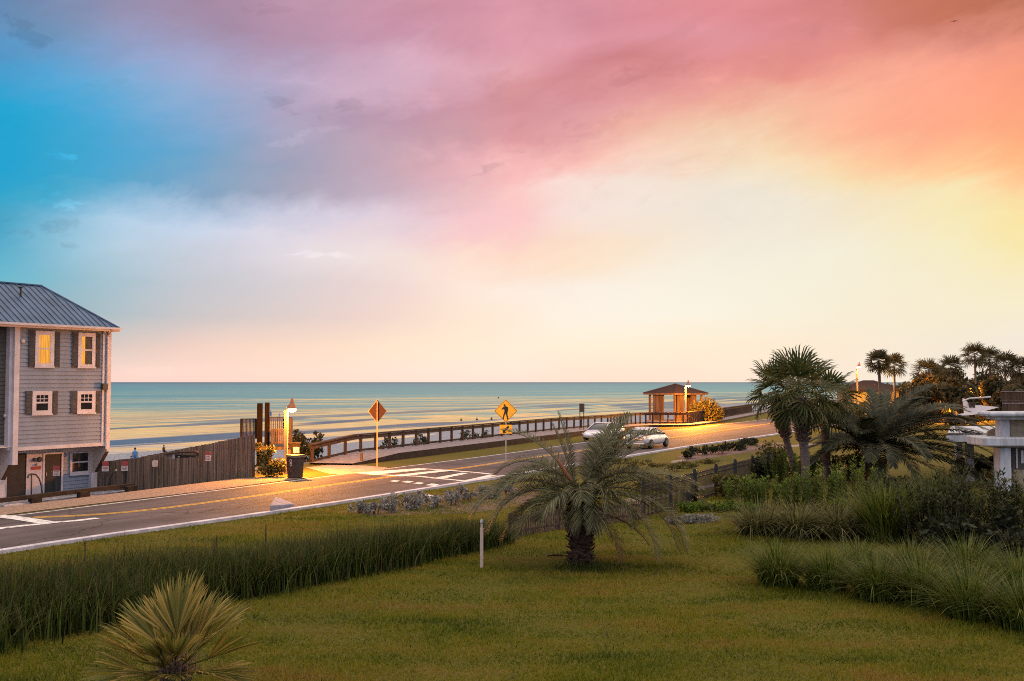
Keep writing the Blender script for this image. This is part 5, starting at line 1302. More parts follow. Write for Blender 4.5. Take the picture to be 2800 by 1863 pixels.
# terrace slab reaching to the left behind it
p0 = atY(2585, 1183, 52); a = MB(); zt_ = atY(2690, 1180, 50).z
a.add([(atY(2588, 1190, 46).x, 46, zt_), (XR, 46, zt_), (XR + 4, 56, zt_), (atY(2600, 1182, 56).x, 56, zt_)] + [(atY(2588, 1190, 46).x, 46, zt_ - .28), (XR, 46, zt_ - .28), (XR + 4, 56, zt_ - .28), (atY(2600, 1182, 56).x, 56, zt_ - .28)], [(0, 1, 2, 3), (4, 7, 6, 5), (0, 4, 5, 1), (1, 5, 6, 2), (2, 6, 7, 3), (3, 7, 4, 0)])
sl_ = a.build('terrace', M['stucco']); tag(sl_, 'flat white terrace slab reaching left from the pool house', 'terrace')
for px, Y_ in ((2650, 47.5), (2620, 54)):
    q = atY(px, 1195, Y_); a = MB(); a.box(q.x - .15, q.x + .15, Y_ - .15, Y_ + .15, -.2, zt_ - .28); o = a.build('leg', M['stucco'], sl_)
dk_ = thing('deck_railing', 'weathered grey deck railing above the pool house cornice', 'railing')
def slats(px0, px1, y0, y1, Ya, Yb, n):
    a = MB(); A0, A1, B0, B1 = atY(px0, y1, Ya), atY(px1, y1, Yb), atY(px0, y0, Ya), atY(px1, y0, Yb)
    for k in range(n):
        u_ = A0.lerp(A1, (k + .5) / n); t_ = B0.lerp(B1, (k + .5) / n); a.box(u_.x - .045, u_.x + .045, u_.y - .015, u_.y + .015, u_.z, t_.z)
    a.build('slats', M['wood'], dk_, fix=False)
    a = MB(); a.bar(B0, B1, .12, .06); a.bar(A0 + Vector((0, .03, .1)), A1 + Vector((0, .03, .1)), .05, .09); a.build('rail', M['deck'], dk_)
slats(2737, 2860, 1071, 1100, 62, 60, 30); slats(2742, 2860, 1103, 1130, 54, 52, 30)
a = MB(); q = atY(2737, 1128, 54); a.box(q.x, q.x + 8, 53.6, 54.6, -.1, q.z); a.build('base', M['wood'], dk_)
# white canvas sail on posts
sy_ = 78
sp_ = thing('shade_sail', 'white canvas shade sail stretched on a short mast before the far trees', 'shade sail', (0, 0, 0))
pts = [(2649, 1090), (2661, 1107), (2700, 1110), (2740, 1114), (2700, 1124), (2685, 1131), (2660, 1135), (2642, 1136), (2604, 1139), (2606, 1136), (2642, 1131)]
a = MB(); a.prism([(atY(x, y, sy_).x, atY(x, y, sy_).z) for x, y in pts], .25, lambda x, z, t: (x, sy_ + t + (z - 2) * .6, z)); a.build('canvas', M['sail'], sp_)
for px in (2653, 2662):
    q = atY(px, 1150, sy_ + .5); a = MB(); a.box(q.x - .09, q.x + .09, sy_ + .4, sy_ + .58, -.3, atY(px, 1100, sy_).z); a.build('mast', M['wood'], sp_)
a = MB(); A0 = atY(2632, 1098, sy_ + .3); A1 = atY(2709, 1086, sy_ + .3); a.tube([A0, atY(2650, 1090, sy_ + .3), A1], .06); a.build('boom', M['white'], sp_)

# far house glowing behind the palms
fh = thing('far_house', 'low distant house with dark hip roof and lamp lit yellow wall', 'house', (0, 0, 0))
Yh = 134
x0 = atY(2325, 1065, Yh).x; x1 = atY(2468, 1065, Yh).x; ze_ = atY(2400, 1066, Yh).z; zr_ = atY(2400, 1040, Yh).z
a = MB(); a.box(x0 + .5, x1 - .5, Yh, Yh + 7, -.5, ze_); a.build('wall', pm('yellow_wall', (.24, .17, .085), (.18, .13, .065), 1, .8), fh)
a = MB(); a.add([(x0, Yh - .7, ze_), (x1, Yh - .7, ze_), (x1, Yh + 7.7, ze_), (x0, Yh + 7.7, ze_), (x0 + 3, Yh + 3.5, zr_), (x1 - 2.6, Yh + 3.5, zr_)], [(0, 1, 5, 4), (1, 2, 5), (2, 3, 4, 5), (3, 0, 4), (0, 3, 2, 1)]); a.build('roof', M['shingle'], fh)
for k in range(4):
    a = MB(); xx = x0 + 1.2 + k * 1.6; a.box(xx, xx + .8, Yh - .05, Yh - .01, .6, 2.0); a.build('window', M['glass_dark'], fh)

# ------------------------------------------------------------------ palms
def ang(v): return R(v)
pq_ = at(1588, 1548, 0)
pin = thing('feather_palm', 'stout feathery palm with drooping grey fronds in the middle of the lawn', 'palm tree', (pq_.x, pq_.y, 0))
a = MB()
prof = [(.24, -.05), (.25, .15), (.24, .35), (.27, .7), (.31, 1.05), (.33, 1.35), (.30, 1.6), (.22, 1.85), (.10, 2.05)]
a.lathe(prof, 18)
for k in range(230):
    z = .08 + 1.75 * (k / 230.0); r0 = float(np.interp(z, [p[1] for p in prof], [p[0] for p in prof])); t_ = k * 2.39996
    ln = rnd.uniform(.10, .22) * (1.15 if z < .45 else 1); up = rnd.uniform(.2, .9) if z > .4 else rnd.uniform(-.3, .5)
    d = Vector((math.cos(t_), math.sin(t_), 0)); s_ = Vector((-d.y, d.x, 0)); p = d * (r0 - .03) + Vector((0, 0, z)); q = p + d * ln * .8 + Vector((0, 0, ln * up))
    w = rnd.uniform(.03, .06)
    a.add([p - s_ * w, p + s_ * w, q + s_ * w * .5, q - s_ * w * .5, p - s_ * w + Vector((0, 0, -.05)), p + s_ * w + Vector((0, 0, -.05)), q + s_ * w * .4 + Vector((0, 0, -.03)), q - s_ * w * .4 + Vector((0, 0, -.03))], [(0, 1, 2, 3), (4, 7, 6, 5), (0, 4, 5, 1), (1, 5, 6, 2), (2, 6, 7, 3), (3, 7, 4, 0)])
a.build('trunk', M['trunk_dark'], pin, fix=False)
def frond(parent, off, yaw, e0, e1, L_, mat, leaf=.5, nl=46, droop=.5, roll=0, vee=.5, w=.020, start=.16):
    (V, F), (V2, F2) = pinnate(L_, R(e0), R(e1), nl, leaf, droop, start, w, vee)
    V, F = merge([(V, F), (V2, F2)])
    V = rot(V, R(yaw), 0, R(roll), off)
    return npmesh('frond', V, F, mat, parent)
PF = [  # yaw, start elevation, end elevation, length
 (176, 54, -62, 2.25), (192, 50, -55, 2.2), (182, 35, -60, 2.75), (168, 34, -52, 2.7), (200, 26, -62, 2.5), (186, 8, -62, 2.0), (172, 2, -40, 1.75), (212, 14, -66, 1.9), (158, 20, -60, 2.5),
 (186, 84, 78, 1.85), (176, 76, 70, 1.7), (128, 48, -30, 2.2), (168, 66, 12, 2.35), (160, 57, -38, 2.3), (50, 72, 38, 2.25), (30, 64, 18, 2.3),
 (36, 60, 30, 2.05), (44, 66, 20, 2.3), (8, 60, 32, 1.95), (28, 66, 40, 2.0), (-4, 54, 22, 1.9), (14, 47, -52, 2.25), (0, 42, -44, 2.2), (-8, 30, -40, 3.05), (10, 33, -30, 3.0), (-14, 20, -80, 2.95), (4, 14, -74, 2.7), (-26, 8, -78, 2.4), (20, 22, -60, 2.7),
 (-92, 52, -62, 1.05), (-60, 40, -70, 1.2), (-122, 44, -66, 1.1), (-36, 26, -72, 1.6), (226, 30, -72, 1.5), (-84, 18, -88, 1.05), (-66, 14, -88, 1.2), (-104, 10, -88, .95), (70, 40, -40, 2.2), (110, 30, -50, 2.2)]
for yaw, e0, e1, L_ in PF:
    frond(pin, (.12 * math.cos(R(yaw)), .12 * math.sin(R(yaw)), 1.72 + .22 * (e0 / 90)), yaw + rnd.uniform(-3, 3), e0, e1 - 6, L_ * 1.13, M['l_pindo'], leaf=.68 if e0 < 73 else .36, nl=82, droop=.6, vee=.6, w=.021, roll=rnd.uniform(-22, 22))
for yaw, e0, e1, L_ in ((-6, -2, -60, 1.8), (-28, -25, -85, 1.4)):
    o = frond(pin, (.25 * math.cos(R(yaw)), .25 * math.sin(R(yaw)), 1.35), yaw, e0, e1, L_, M['l_pindo_dry'], leaf=.5, nl=44, droop=.9, w=.018); o['label'] = 'dead brown hanging frond'
for yaw, el_ in ((165, 58),):
    a = MB(); d = Vector((math.cos(R(yaw)) * math.cos(R(el_)), math.sin(R(yaw)) * math.cos(R(el_)), math.sin(R(el_)))); p = d * .45 + Vector((0, -.25, 1.75)); a.tube([p, p + d * .25, p + d * .55, p + d * .75], [.02, .055, .05, .008], 7); a.build('flower_spathe', M['rust_stick'], pin, True)
V, F = blades(np.c_[NR.normal(0, .45, 900) + .15, NR.normal(-.35, .35, 900), np.zeros(900)], NR.uniform(.12, .34, 900), NR.uniform(0, 6.28, 900), NR.uniform(.2, .9, 900), np.full(900, .012))
o = npmesh('long_grass', V + np.array([pq_.x, pq_.y, 0]), F, M['l_reed']); tag(o, 'uncut grass tuft around the feathery palm trunk', 'grass', kind='stuff')
tq = at(1525, 1523, 0); a = MB(); a.tube([(-.28, 0, .03), (0, .02, .05), (.3, .03, .03)], [.02, .03, .015], 6); o = a.build('fallen_stalk', M['trunk_dark']); o.location = tq; tag(o, 'dark fallen palm stalk on the grass left of the trunk', 'stalk')

def fan_crown(parent, c, n, pet, rad, mat, pmin=-45, pmax=82, nseg=26, seed=1, name='frond', droop=.5, w=.05, tip=.4):
    rg = random.Random(seed)
    for k in range(n):
        t_ = (k + .5) / n; pit = pmax - (pmax - pmin) * t_ ** .9 + rg.uniform(-8, 8); yaw = k * 137.5 + rg.uniform(-15, 15)
        sc = rg.uniform(.85, 1.1); dr = droop * (1.3 if pit < 20 else .6)
        A_, B_ = fanleaf(pet * sc, rad * sc, nseg, R(rg.uniform(190, 250)), dr, .22, w, tip)
        V, F = merge([A_, B_]); V = rot(V, R(yaw), R(pit), R(rg.uniform(-35, 35)), c)
        npmesh(name, V, F, mat, parent)
# pair of cabbage palms and the one behind
def sabal(label, base, top, r0, r1, n, pet, rad, seed, boots=False, bend=(0, 0), mat='trunk_grey', nseg=22):
    g = thing('cabbage_palm', label, 'palm tree', base, 0, 'cabbage palms in the garden')
    b = Vector((0, 0, -.1)); t_ = Vector(top); mid = Vector(((b.x + t_.x) * .5 + bend[0], (b.y + t_.y) * .5 + bend[1], t_.z * .5))
    pts = []; rads = []
    for k in range(15):
        u_ = k / 14; p = b * (1 - u_) ** 2 + mid * 2 * u_ * (1 - u_) + t_ * u_ * u_; pts.append(p); rads.append(r0 + (r1 - r0) * u_ + .012 * (k % 2))
    a = MB(); a.tube(pts, rads, 14)
    a.build('trunk', M[mat], g, True)
    if boots:
        a = MB()
        for k in range(230):
            u_ = .52 + .46 * k / 230; i = u_ * 14; i0 = min(int(i), 13); p = pts[i0].lerp(pts[i0 + 1], i - i0); rr = (rads[i0]) + .05 + .10 * math.sin(math.pi * min(1, (u_ - .5) * 2.2)); th = k * 2.39996
            d = Vector((math.cos(th), math.sin(th), 0)); s_ = Vector((-d.y, d.x, 0)); ln = rnd.uniform(.14, .3); p0 = p + d * rr * .6; p1 = p + d * (rr + ln * .35) + Vector((0, 0, ln * rnd.uniform(.3, .9))); w = rnd.uniform(.03, .05)
            dn = Vector((0, 0, -.04))
            a.add([p0 - s_ * w, p0 + s_ * w, p1 + s_ * w * .7, p1 - s_ * w * .7, p0 - s_ * w + dn, p0 + s_ * w + dn, p1 + s_ * w * .6 + dn, p1 - s_ * w * .6 + dn], [(0, 1, 2, 3), (4, 7, 6, 5), (0, 4, 5, 1), (1, 5, 6, 2), (2, 6, 7, 3), (3, 7, 4, 0)])
        a.build('leaf_bases', M['boots_tan'], g, fix=False)
    fan_crown(g, t_ + Vector((0, 0, .2)), int(n * .8), pet * 1.22, rad * 1.22, M['l_sabal'], -62, 86, nseg, seed, w=.072)
    return g
def topat(base, px, py, Y):
    q = atY(px, py, Y); return (q.x - base.x, q.y - base.y, q.z)
b = at(2206, 1344, 0); sabal('tall cabbage palm with shaggy leaf bases on a leaning trunk', b, topat(b, 2182, 1085, 43.2), .17, .20, 40, .78, .98, 3, True, (.12, 0))
b = at(2262, 1314, 0); sabal('cabbage palm with a smooth grey straight trunk', b, topat(b, 2256, 1105, 47.5), .21, .17, 30, .72, .92, 8, False, (-.05, 0))
b = at(2186, 1320, 0); sabal('small cabbage palm half hidden at the left of the shaggy one', b, topat(b, 2120, 1082, 46), .15, .14, 20, .62, .86, 15, True, (-.1, 0))
# spreading date palm
b = at(2383, 1318, 0)
dp = thing('date_palm', 'wide spreading dark date palm beside the cabbage palms', 'palm tree', b)
a = MB(); a.lathe([(.34, -.1), (.36, .3), (.34, .8), (.28, 1.3), (.12, 1.6)], 16)
for k in range(120):
    z = .1 + 1.3 * k / 120; th = k * 2.39996; d = Vector((math.cos(th), math.sin(th), 0)); s_ = Vector((-d.y, d.x, 0)); p0 = d * .28 + Vector((0, 0, z)); p1 = d * rnd.uniform(.42, .55) + Vector((0, 0, z + rnd.uniform(.08, .25)))
    a.add([p0 - s_ * .05, p0 + s_ * .05, p1 + s_ * .025, p1 - s_ * .025, p0 + Vector((0, 0, -.06))], [(0, 1, 2, 3), (4, 1, 0), (4, 2, 1), (4, 3, 2), (4, 0, 3)])
a.build('trunk', M['trunk_dark'], dp, fix=False)
DF = [(0, 38, -30, 4.9), (-10, 26, -38, 5.0), (8, 14, -34, 4.9), (-18, 20, -46, 4.6), (-26, 6, -48, 4.4), (14, 30, -25, 4.8), (-40, 22, -55, 3.9), (20, 68, -5, 3.6), (5, 60, -20, 4.0), (-8, 48, -30, 4.4), (12, 42, -28, 4.7), (-5, 32, -34, 4.9), (4, 22, -36, 4.9), (-14, 14, -42, 4.6), (-28, 30, -50, 4.2), (18, 52, -12, 4.3), (35, 58, 0, 3.8), (60, 70, 20, 3.4), (90, 75, 30, 3.2), (120, 70, 15, 3.0), (40, 35, -30, 4.4), (70, 40, -20, 3.8),
      (150, 62, 0, 2.7), (175, 55, -20, 2.6), (200, 45, -45, 2.4), (165, 30, -40, 2.6), (185, 20, -50, 2.4), (-60, 45, -60, 3.0), (-85, 40, -70, 2.6), (-110, 40, -60, 2.5), (-35, 12, -55, 4.2), (-50, 0, -45, 3.8), (-20, 2, -40, 4.2), (-70, 15, -65, 2.9), (130, 35, -30, 2.8), (15, 10, -30, 4.3), (-100, 15, -70, 2.2), (230, 60, -20, 2.4), (255, 70, 0, 2.4), (10, 75, 15, 3.4), (-30, 60, -25, 3.6)]
for yaw, e0, e1, L_ in DF:
    frond(dp, (.15 * math.cos(R(yaw)), .15 * math.sin(R(yaw)), 1.45), yaw + rnd.uniform(-5, 5), e0, e1, L_ * (1.34 if abs(yaw) < 45 else 1.2), M['l_phoenix'], leaf=.85, nl=95, droop=.4, vee=.35, w=.05, start=.1, roll=rnd.uniform(-20, 20))
# foreground fan palm
fb = at(478, 1930, 0)
fp = thing('fan_palm', 'low fan palm with orange tipped spiky leaves in the left foreground', 'palm tree', fb)
a = MB(); a.lathe([(.16, -.05), (.18, .15), (.16, .4), (.08, .62)], 14)
for k in range(70):
    th = k * 2.39996; z = .05 + .5 * k / 70; d = Vector((math.cos(th), math.sin(th), 0)); s_ = Vector((-d.y, d.x, 0)); p0 = d * .12 + Vector((0, 0, z)); p1 = d * rnd.uniform(.22, .32) + Vector((0, 0, z + rnd.uniform(.1, .25)))
    a.add([p0 - s_ * .03, p0 + s_ * .03, p1 + s_ * .015, p1 - s_ * .015], [(0, 1, 2, 3)])
a.build('trunk', M['boots_tan'], fp, fix=False)
FFAN = [(100, 84, .60, .80), (60, 72, .62, .80), (130, 70, .6, .8), (95, 66, .68, .82), (20, 55, .6, .75), (165, 52, .62, .78), (-15, 38, .6, .76), (190, 36, .62, .78), (5, 20, .62, .76), (178, 18, .66, .78), (-40, 30, .55, .72), (220, 28, .55, .72), (-65, 42, .45, .62), (245, 40, .45, .62), (-90, 58, .4, .55), (-30, 6, .55, .72), (205, 4, .58, .74), (-75, 8, .45, .6), (250, 5, .45, .6), (45, 40, .6, .78), (140, 38, .6, .78), (-100, 24, .4, .55), (175, -8, .6, .7), (2, -8, .6, .7), (215, -16, .55, .66), (-35, -16, .55, .66), (-80, -18, .5, .6), (260, -14, .5, .6), (75, 50, .66, .84), (118, 52, .66, .84)]
for yaw, pit, pe_, ra in FFAN:
    A_, B_ = fanleaf(pe_ * .80, ra * rnd.uniform(.98, 1.2), 24, R(rnd.uniform(62, 100)), .12, .35, .030, .12)
    V, F = merge([A_, B_]); V = rot(V, R(yaw + rnd.uniform(-8, 8)), R(pit), R(rnd.uniform(-30, 30)), (0, 0, .5)); npmesh('frond', V, F, M['l_fan'], fp)
n = 160; V, F = blades(np.c_[NR.normal(0, .12, n), NR.normal(0, .12, n), np.full(n, .45)], NR.uniform(.35, 1.0, n), NR.uniform(0, 6.28, n), NR.uniform(.3, 1.2, n), np.full(n, .014)); npmesh('dry_fibre', V, F, M['l_pink'], fp)

# ------------------------------------------------------------------ grasses
def tall_grass_strip(front, back, n, hfun, name='tall_grass'):
    f = resample(front, 60); k = resample(back, 60)
    u = NR.random(n); v_ = NR.random(n)
    i = u * 59; i0 = np.minimum(i.astype(int), 58); w = (i - i0)[:, None]
    pf_ = f[i0] * (1 - w) + f[i0 + 1] * w; pb = k[i0] * (1 - w) + k[i0 + 1] * w
    p = pf_ * (1 - v_[:, None]) + pb * v_[:, None]
    return p, u, v_
ff = [tuple(at(*p)[:2]) for p in [(-260, 1850), (0, 1792), (238, 1733), (665, 1638), (1069, 1556), (1366, 1487)]]
bk = [(-14.5, 18.5), (-10.9, 20.8), (-9.3, 22.3), (-6.8, 24.6), (-3.4, 27.6), (-.75, 30.0)]
n = 44000
p, u, v_ = tall_grass_strip(ff, bk, n, None)
cl = np.zeros(n)
for f_, a_ in ((.9, .35), (2.1, .3), (4.3, .2), (8.0, .15)):
    th_ = NR.uniform(0, 6.283, 3)
    for t_ in th_: cl += a_ / 1.7 * np.sin(f_ * (p[:, 0] * math.cos(t_) + p[:, 1] * math.sin(t_)) + t_ * 9)
edge = np.minimum(v_, 1 - v_)
keep = NR.random(n) < np.clip(.35 + cl * .9 + edge * 3.2, .10, 1)
p, u, v_, cl = p[keep], u[keep], v_[keep], cl[keep]; n = len(p)
p = p + NR.normal(0, .24, p.shape)
h = np.interp(u, [0, .3, .7, 1], [1.18, 1.1, 1.0, .78]) * (.55 + .55 * NR.random(n)) * (.90 + .30 * np.clip(cl, -1, 1))
V, F = blades(np.c_[p, np.zeros(n)], h, NR.uniform(0, 6.28, n), NR.uniform(.05, .85, n), NR.uniform(.018, .036, n))
tag(npmesh('tall_grass', V, F, M['l_reed']), 'long dark green belt of tall grass across the lawn', 'grass', kind='stuff')
k = NR.choice(n, 3800); V, F = blades(np.c_[p[k], h[k] * .5], h[k] * NR.uniform(.5, .68, len(k)), NR.uniform(0, 6.28, len(k)), NR.uniform(.05, .3, len(k)), NR.uniform(.008, .014, len(k)))
tag(npmesh('tall_grass_plumes', V, F, M['l_reed_top']), 'brownish seed heads over the tall grass belt', 'grass', kind='stuff')
for px, pb_, pt in ((230, 1600, 1476), (725, 1555, 1432), (590, 1575, 1462)):
    q = at(px, pb_, 0); hh = atY(px, pt, q.y).z
    a = MB(); a.tube([(0, 0, 0), (.02, 0, hh * .6), (.01, 0, hh)], [.012, .012, .006], 5)
    V, F = blades(np.c_[np.zeros((40, 2)), np.linspace(hh * .45, hh * .92, 40)], NR.uniform(.06, .16, 40), NR.uniform(0, 6.28, 40), NR.uniform(.4, 1, 40), np.full(40, .012))
    g = thing('weed_stalk', {230: 'tall dark weed stalk over the grass belt at the left', 725: 'dark weed stalk over the grass belt, rightmost of the three', 590: 'shorter dark weed stalk over the middle of the grass belt'}[px], 'weed', q, 0, 'weed stalks above the tall grass')
    a.build('stem', M['bark'], g); npmesh('leaves', V, F, M['l_dark'], g)

def clump(label, loc_, R_, H, n, mat, bend=(.3, 1.1), w=.012, group=None, name='grass_clump', cap=.7, cat='ornamental grass'):
    g = thing(name, label, cat, loc_, rnd.uniform(0, 6), group)
    rr = R_ * .42 * NR.random(n) ** .6; th = NR.uniform(0, 6.283, n)
    base = np.c_[rr * np.cos(th), rr * np.sin(th), np.zeros(n)]
    az = th + NR.normal(0, .28, n); k = rr / (R_ * .42)
    bd = np.interp(k, [0, 1], [bend[0], bend[1]]) * NR.uniform(.5, 1.25, n)
    V, F = blades(base, H * NR.uniform(.6, 1.15, n), az, bd, w * NR.uniform(.6, 1.3, n), 5, NR.uniform(-.5, .5, n), cap)
    npmesh('blades', V, F, mat, g)
    k = max(24, n // 30); th = NR.uniform(0, 6.283, k)
    V, F = blades(np.c_[.3 * R_ * np.cos(th), .3 * R_ * np.sin(th), np.full(k, H * .3)], H * NR.uniform(.65, .95, k), th, NR.uniform(.2, 1.0, k), np.full(k, w * .8), 4)
    npmesh('seed_stalks', V, F, M['l_arch'], g)
    return g
GC = [((2128, 1600), 1.0, 1.02, 'yellow green grass clump at the left end of the front row'), ((2262, 1612), .95, .95, 'grass clump second from the left end of the front row'), ((2398, 1640), .95, .95, 'grass clump in the middle of the front row, before the dark gap'),
      ((2350, 1580), .9, .85, 'grass clump behind the middle of the front row'), ((2520, 1650), 1.05, 1.05, 'grass clump with pale arching stems right of the middle'), ((2490, 1592), 1.0, .95, 'grass clump behind the pale stemmed one'), ((2645, 1600), 1.05, 1.1, 'tall grass clump at the back of the row toward the right'),
      ((2650, 1690), 1.1, 1.05, 'big grass clump at the lower right front'), ((2790, 1640), 1.1, 1.1, 'grass clump at the right picture edge, upper one'), ((2800, 1720), 1.1, 1.0, 'grass clump at the lower right corner')]
for (px, py), r_, h_, lab in GC: 
    q = at(px, py, 0); clump(lab, (q.x, q.y, 0), r_ * 1.0, h_ * 1.1, 760, M['l_clump'], (.12, 1.25), .026, 'row of front grass clumps')
for (px, py), r_, h_, lab in (((2075, 1462), 1.3, 1.05, 'arching brown grass clump, left one before the shrubs'), ((2180, 1468), 1.3, 1.1, 'arching brown grass clump, second before the shrubs'), ((2285, 1472), 1.3, 1.1, 'arching brown grass clump, third before the shrubs'), ((2385, 1470), 1.2, 1.0, 'arching brown grass clump, right one before the dark shrubs')):
    q = at(px, py, 0); clump(lab, (q.x, q.y, 0), r_, h_ * 1.15, 620, M['l_arch'], (.35, 1.6), .032, 'arching brown grass clumps', cap=.98)
for (px, py), r_, h_, lab, m_ in (((2450, 1490), 1.6, 1.75, 'greyish feathery grass before the dark shrubs', 'l_clump'), ((2600, 1478), 1.5, 2.0, 'dark upright grass sprouting between the dark shrubs', 'l_reed')):
    q = at(px, py, 0); clump(lab, (q.x, q.y + .6, 0), r_, h_, 1100, M[m_], (.06, .75), .042, 'tall dark grasses at the right')
for px, py, rx, h_, n_, lab in ((2600, 1522, 1.1, .95, 1500, 'dark leafy shrub low before the tall grasses'), (2740, 1528, 1.2, 1.1, 1700, 'dark leafy shrub at the right edge before the tall grasses')):
    q = at(px, py, 0); bush('shrub', lab, 'shrub', (q.x, q.y + .3, 0), randblobs(rx, .6, h_, 8, .5, h_ * .4), n_, .10, M['l_dark'], None, 6, 2.6)
# upright green shrubs round the palm trunks
def upright(label, px, py, rx, h_, n_, mat, group='green garden shrubs'):
    q = at(px, py, 0); g = thing('garden_shrub', label, 'shrub', (q.x, q.y + .3, 0), 0, group)
    ns = max(8, int(n_ / 90)); parts = []; st_ = MB()
    for k in range(ns):
        th = rnd.uniform(0, 6.283); r = rx * rnd.random() ** .5; x, y = r * math.cos(th), r * .7 * math.sin(th); hh = h_ * rnd.uniform(.65, 1.1) * (1 - .3 * (r / rx) ** 2)
        lx = x * .25; st_.tube([(x * .6, y * .6, 0), (x + lx * .4, y, hh * .6), (x + lx, y, hh)], [.014, .01, .004], 4)
        m_ = int(n_ / ns); z = hh * (.12 + .88 * NR.random(m_) ** .8); rad = .15 * (1 - .6 * z / hh)
        aa = NR.uniform(0, 6.283, m_); d = np.stack([np.cos(aa) * .8, np.sin(aa) * .8, NR.uniform(.3, 1.1, m_)], 1); d /= np.linalg.norm(d, axis=1)[:, None]
        c = np.stack([x + lx * z / hh + np.cos(aa) * rad * .4, y + np.sin(aa) * rad * .4, z], 1); L_ = NR.uniform(.07, .17, m_)
        s_ = np.cross(d, np.array([0, 0, 1.0])); s_ /= np.linalg.norm(s_, axis=1)[:, None] + 1e-6
        V = np.stack([c, c + d * (L_ * .5)[:, None] + s_ * (L_ * .18)[:, None], c + d * L_[:, None], c + d * (L_ * .5)[:, None] - s_ * (L_ * .18)[:, None]], 1).reshape(-1, 3)
        parts.append((V, (np.arange(m_) * 4)[:, None] + np.arange(4)))
    V, F = merge(parts); npmesh('foliage', V, F, mat, g); st_.build('stem', M['bark'], g, fix=False)
    return g
upright('big dark rounded shrub, left of three at the right edge', 2570, 1500, 1.15, 2.0, 4600, M['l_dark_shrub'], 'big dark shrubs at the right')
upright('big dark rounded shrub, tallest one in the middle of three at the right edge', 2665, 1495, 1.2, 2.25, 5000, M['l_dark_shrub'], 'big dark shrubs at the right')
upright('big dark rounded shrub, right of three before the white column', 2775, 1500, 1.25, 2.05, 5000, M['l_dark_shrub'], 'big dark shrubs at the right')
upright('bright green shrub left of the shaggy palm trunk', 2150, 1338, .8, 1.75, 2000, M['l_green'])
upright('upright yellow green shrub before the two palm trunks, left part', 2250, 1405, .75, 1.75, 1900, M['l_green'])
upright('upright yellow green shrub before the two palm trunks, right part', 2345, 1402, .85, 1.95, 2300, M['l_green'])
upright('low bright sprig at the foot of the tall green shrub', 2315, 1415, .35, .6, 500, M['l_green'])
upright('rounded green shrub behind the black fence end', 2035, 1392, .65, 1.3, 1400, M['l_green'])
upright('green shrub between the fence end and the leaning trunk', 2100, 1395, .75, 1.35, 1600, M['l_green'])
upright('leafy shrub at the foot of the leaning palm trunk', 2185, 1400, .75, 1.25, 1600, M['l_green'])
q = at(2090, 1330, 0); bush('shrub', 'dark dense shrub behind the black fence end', 'shrub', (q.x, q.y, 0), randblobs(.9, .7, 1.3, 7), 1500, .09, M['l_dark'])
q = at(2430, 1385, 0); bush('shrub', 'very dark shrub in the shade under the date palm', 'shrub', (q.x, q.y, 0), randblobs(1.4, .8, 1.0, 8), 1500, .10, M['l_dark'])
q = at(1968, 1400, 0); bush('ground_cover_plants', 'bright low leafy ground cover beside the black fence', 'plant', (q.x, q.y, 0), [(x_, .25 * (k % 2), .15, .45, .4, .22) for k, x_ in enumerate((-1.15, -.6, -.05, .5, 1.05))], 2600, .075, M['l_green'], None, 6)
q = at(1903, 1430, 0); bush('grey_hedge', 'low grey leaved hedge at the edge of the lawn', 'hedge', (q.x, q.y, 0), [(x_, .3 * x_, .12, .35, .3, .2) for x_ in (-.75, -.35, .05, .45)], 1500, .05, M['l_grey'], None, 4)
q = at(1888, 1378, 0); bush('shrub', 'small dark rounded plant by the black fence', 'shrub', (q.x, q.y, 0), randblobs(.3, .3, .6, 4), 500, .06, M['l_dark'])
# verge planting: low dark shrubs and silver tufts
for k, (px, py, s_) in enumerate(((1912, 1246, .55), (1940, 1243, .5), (1972, 1240, .6), (1995, 1234, .45), (2017, 1232, .55), (2043, 1222, .5), (2062, 1218, .5), (1882, 1254, .4))):
    q = at(px, py, 0); bush('verge_shrub', ('dark clipped shrub on the road verge, nearest the car', 'dark clipped shrub on the verge, second from the car', 'widest dark clipped shrub on the verge', 'small shrub between the wide one and the group beyond', 'dark shrub on the verge before the lit road', 'round shrub near the far end of the verge row', 'last dark shrub of the verge row by the palms', 'low tuft at the near end of the verge row')[k], 'shrub', (q.x, q.y, 0), randblobs(s_ * 1.25, s_, s_ * 1.1, 5, .6), 420, .09, M['l_dark'], 'dark shrubs on the road verge', 3)
tl = [(985, 1398), (1020, 1402), (1052, 1388), (1078, 1396), (1105, 1376), (1120, 1390), (1148, 1378), (1172, 1368), (1185, 1384), (1215, 1366), (1240, 1376), (1262, 1352), (1290, 1364), (1318, 1348), (1345, 1358), (1375, 1345)]
for k, (px, py) in enumerate(tl):
    q = at(px + rnd.uniform(-8, 8), py + 6, 0)
    o = bush('silver_shrub', 'low silvery grey shrub in the mulch bed beside the road', 'shrub', (q.x, q.y, 0), randblobs(.42, .36, .42, 5, .55), 320, .06, M['l_grey'], 'silvery shrubs in the mulch bed', 3)
q = at(1720, 1250, 0); bush('shrub', 'brownish grass mound on the verge beyond the feathery palm', 'shrub', at(1800, 1340, 0), [(0, 0, .25, .75, .6, .4), (-.6, .1, .2, .5, .4, .3)], 1500, .07, M['l_bush'])

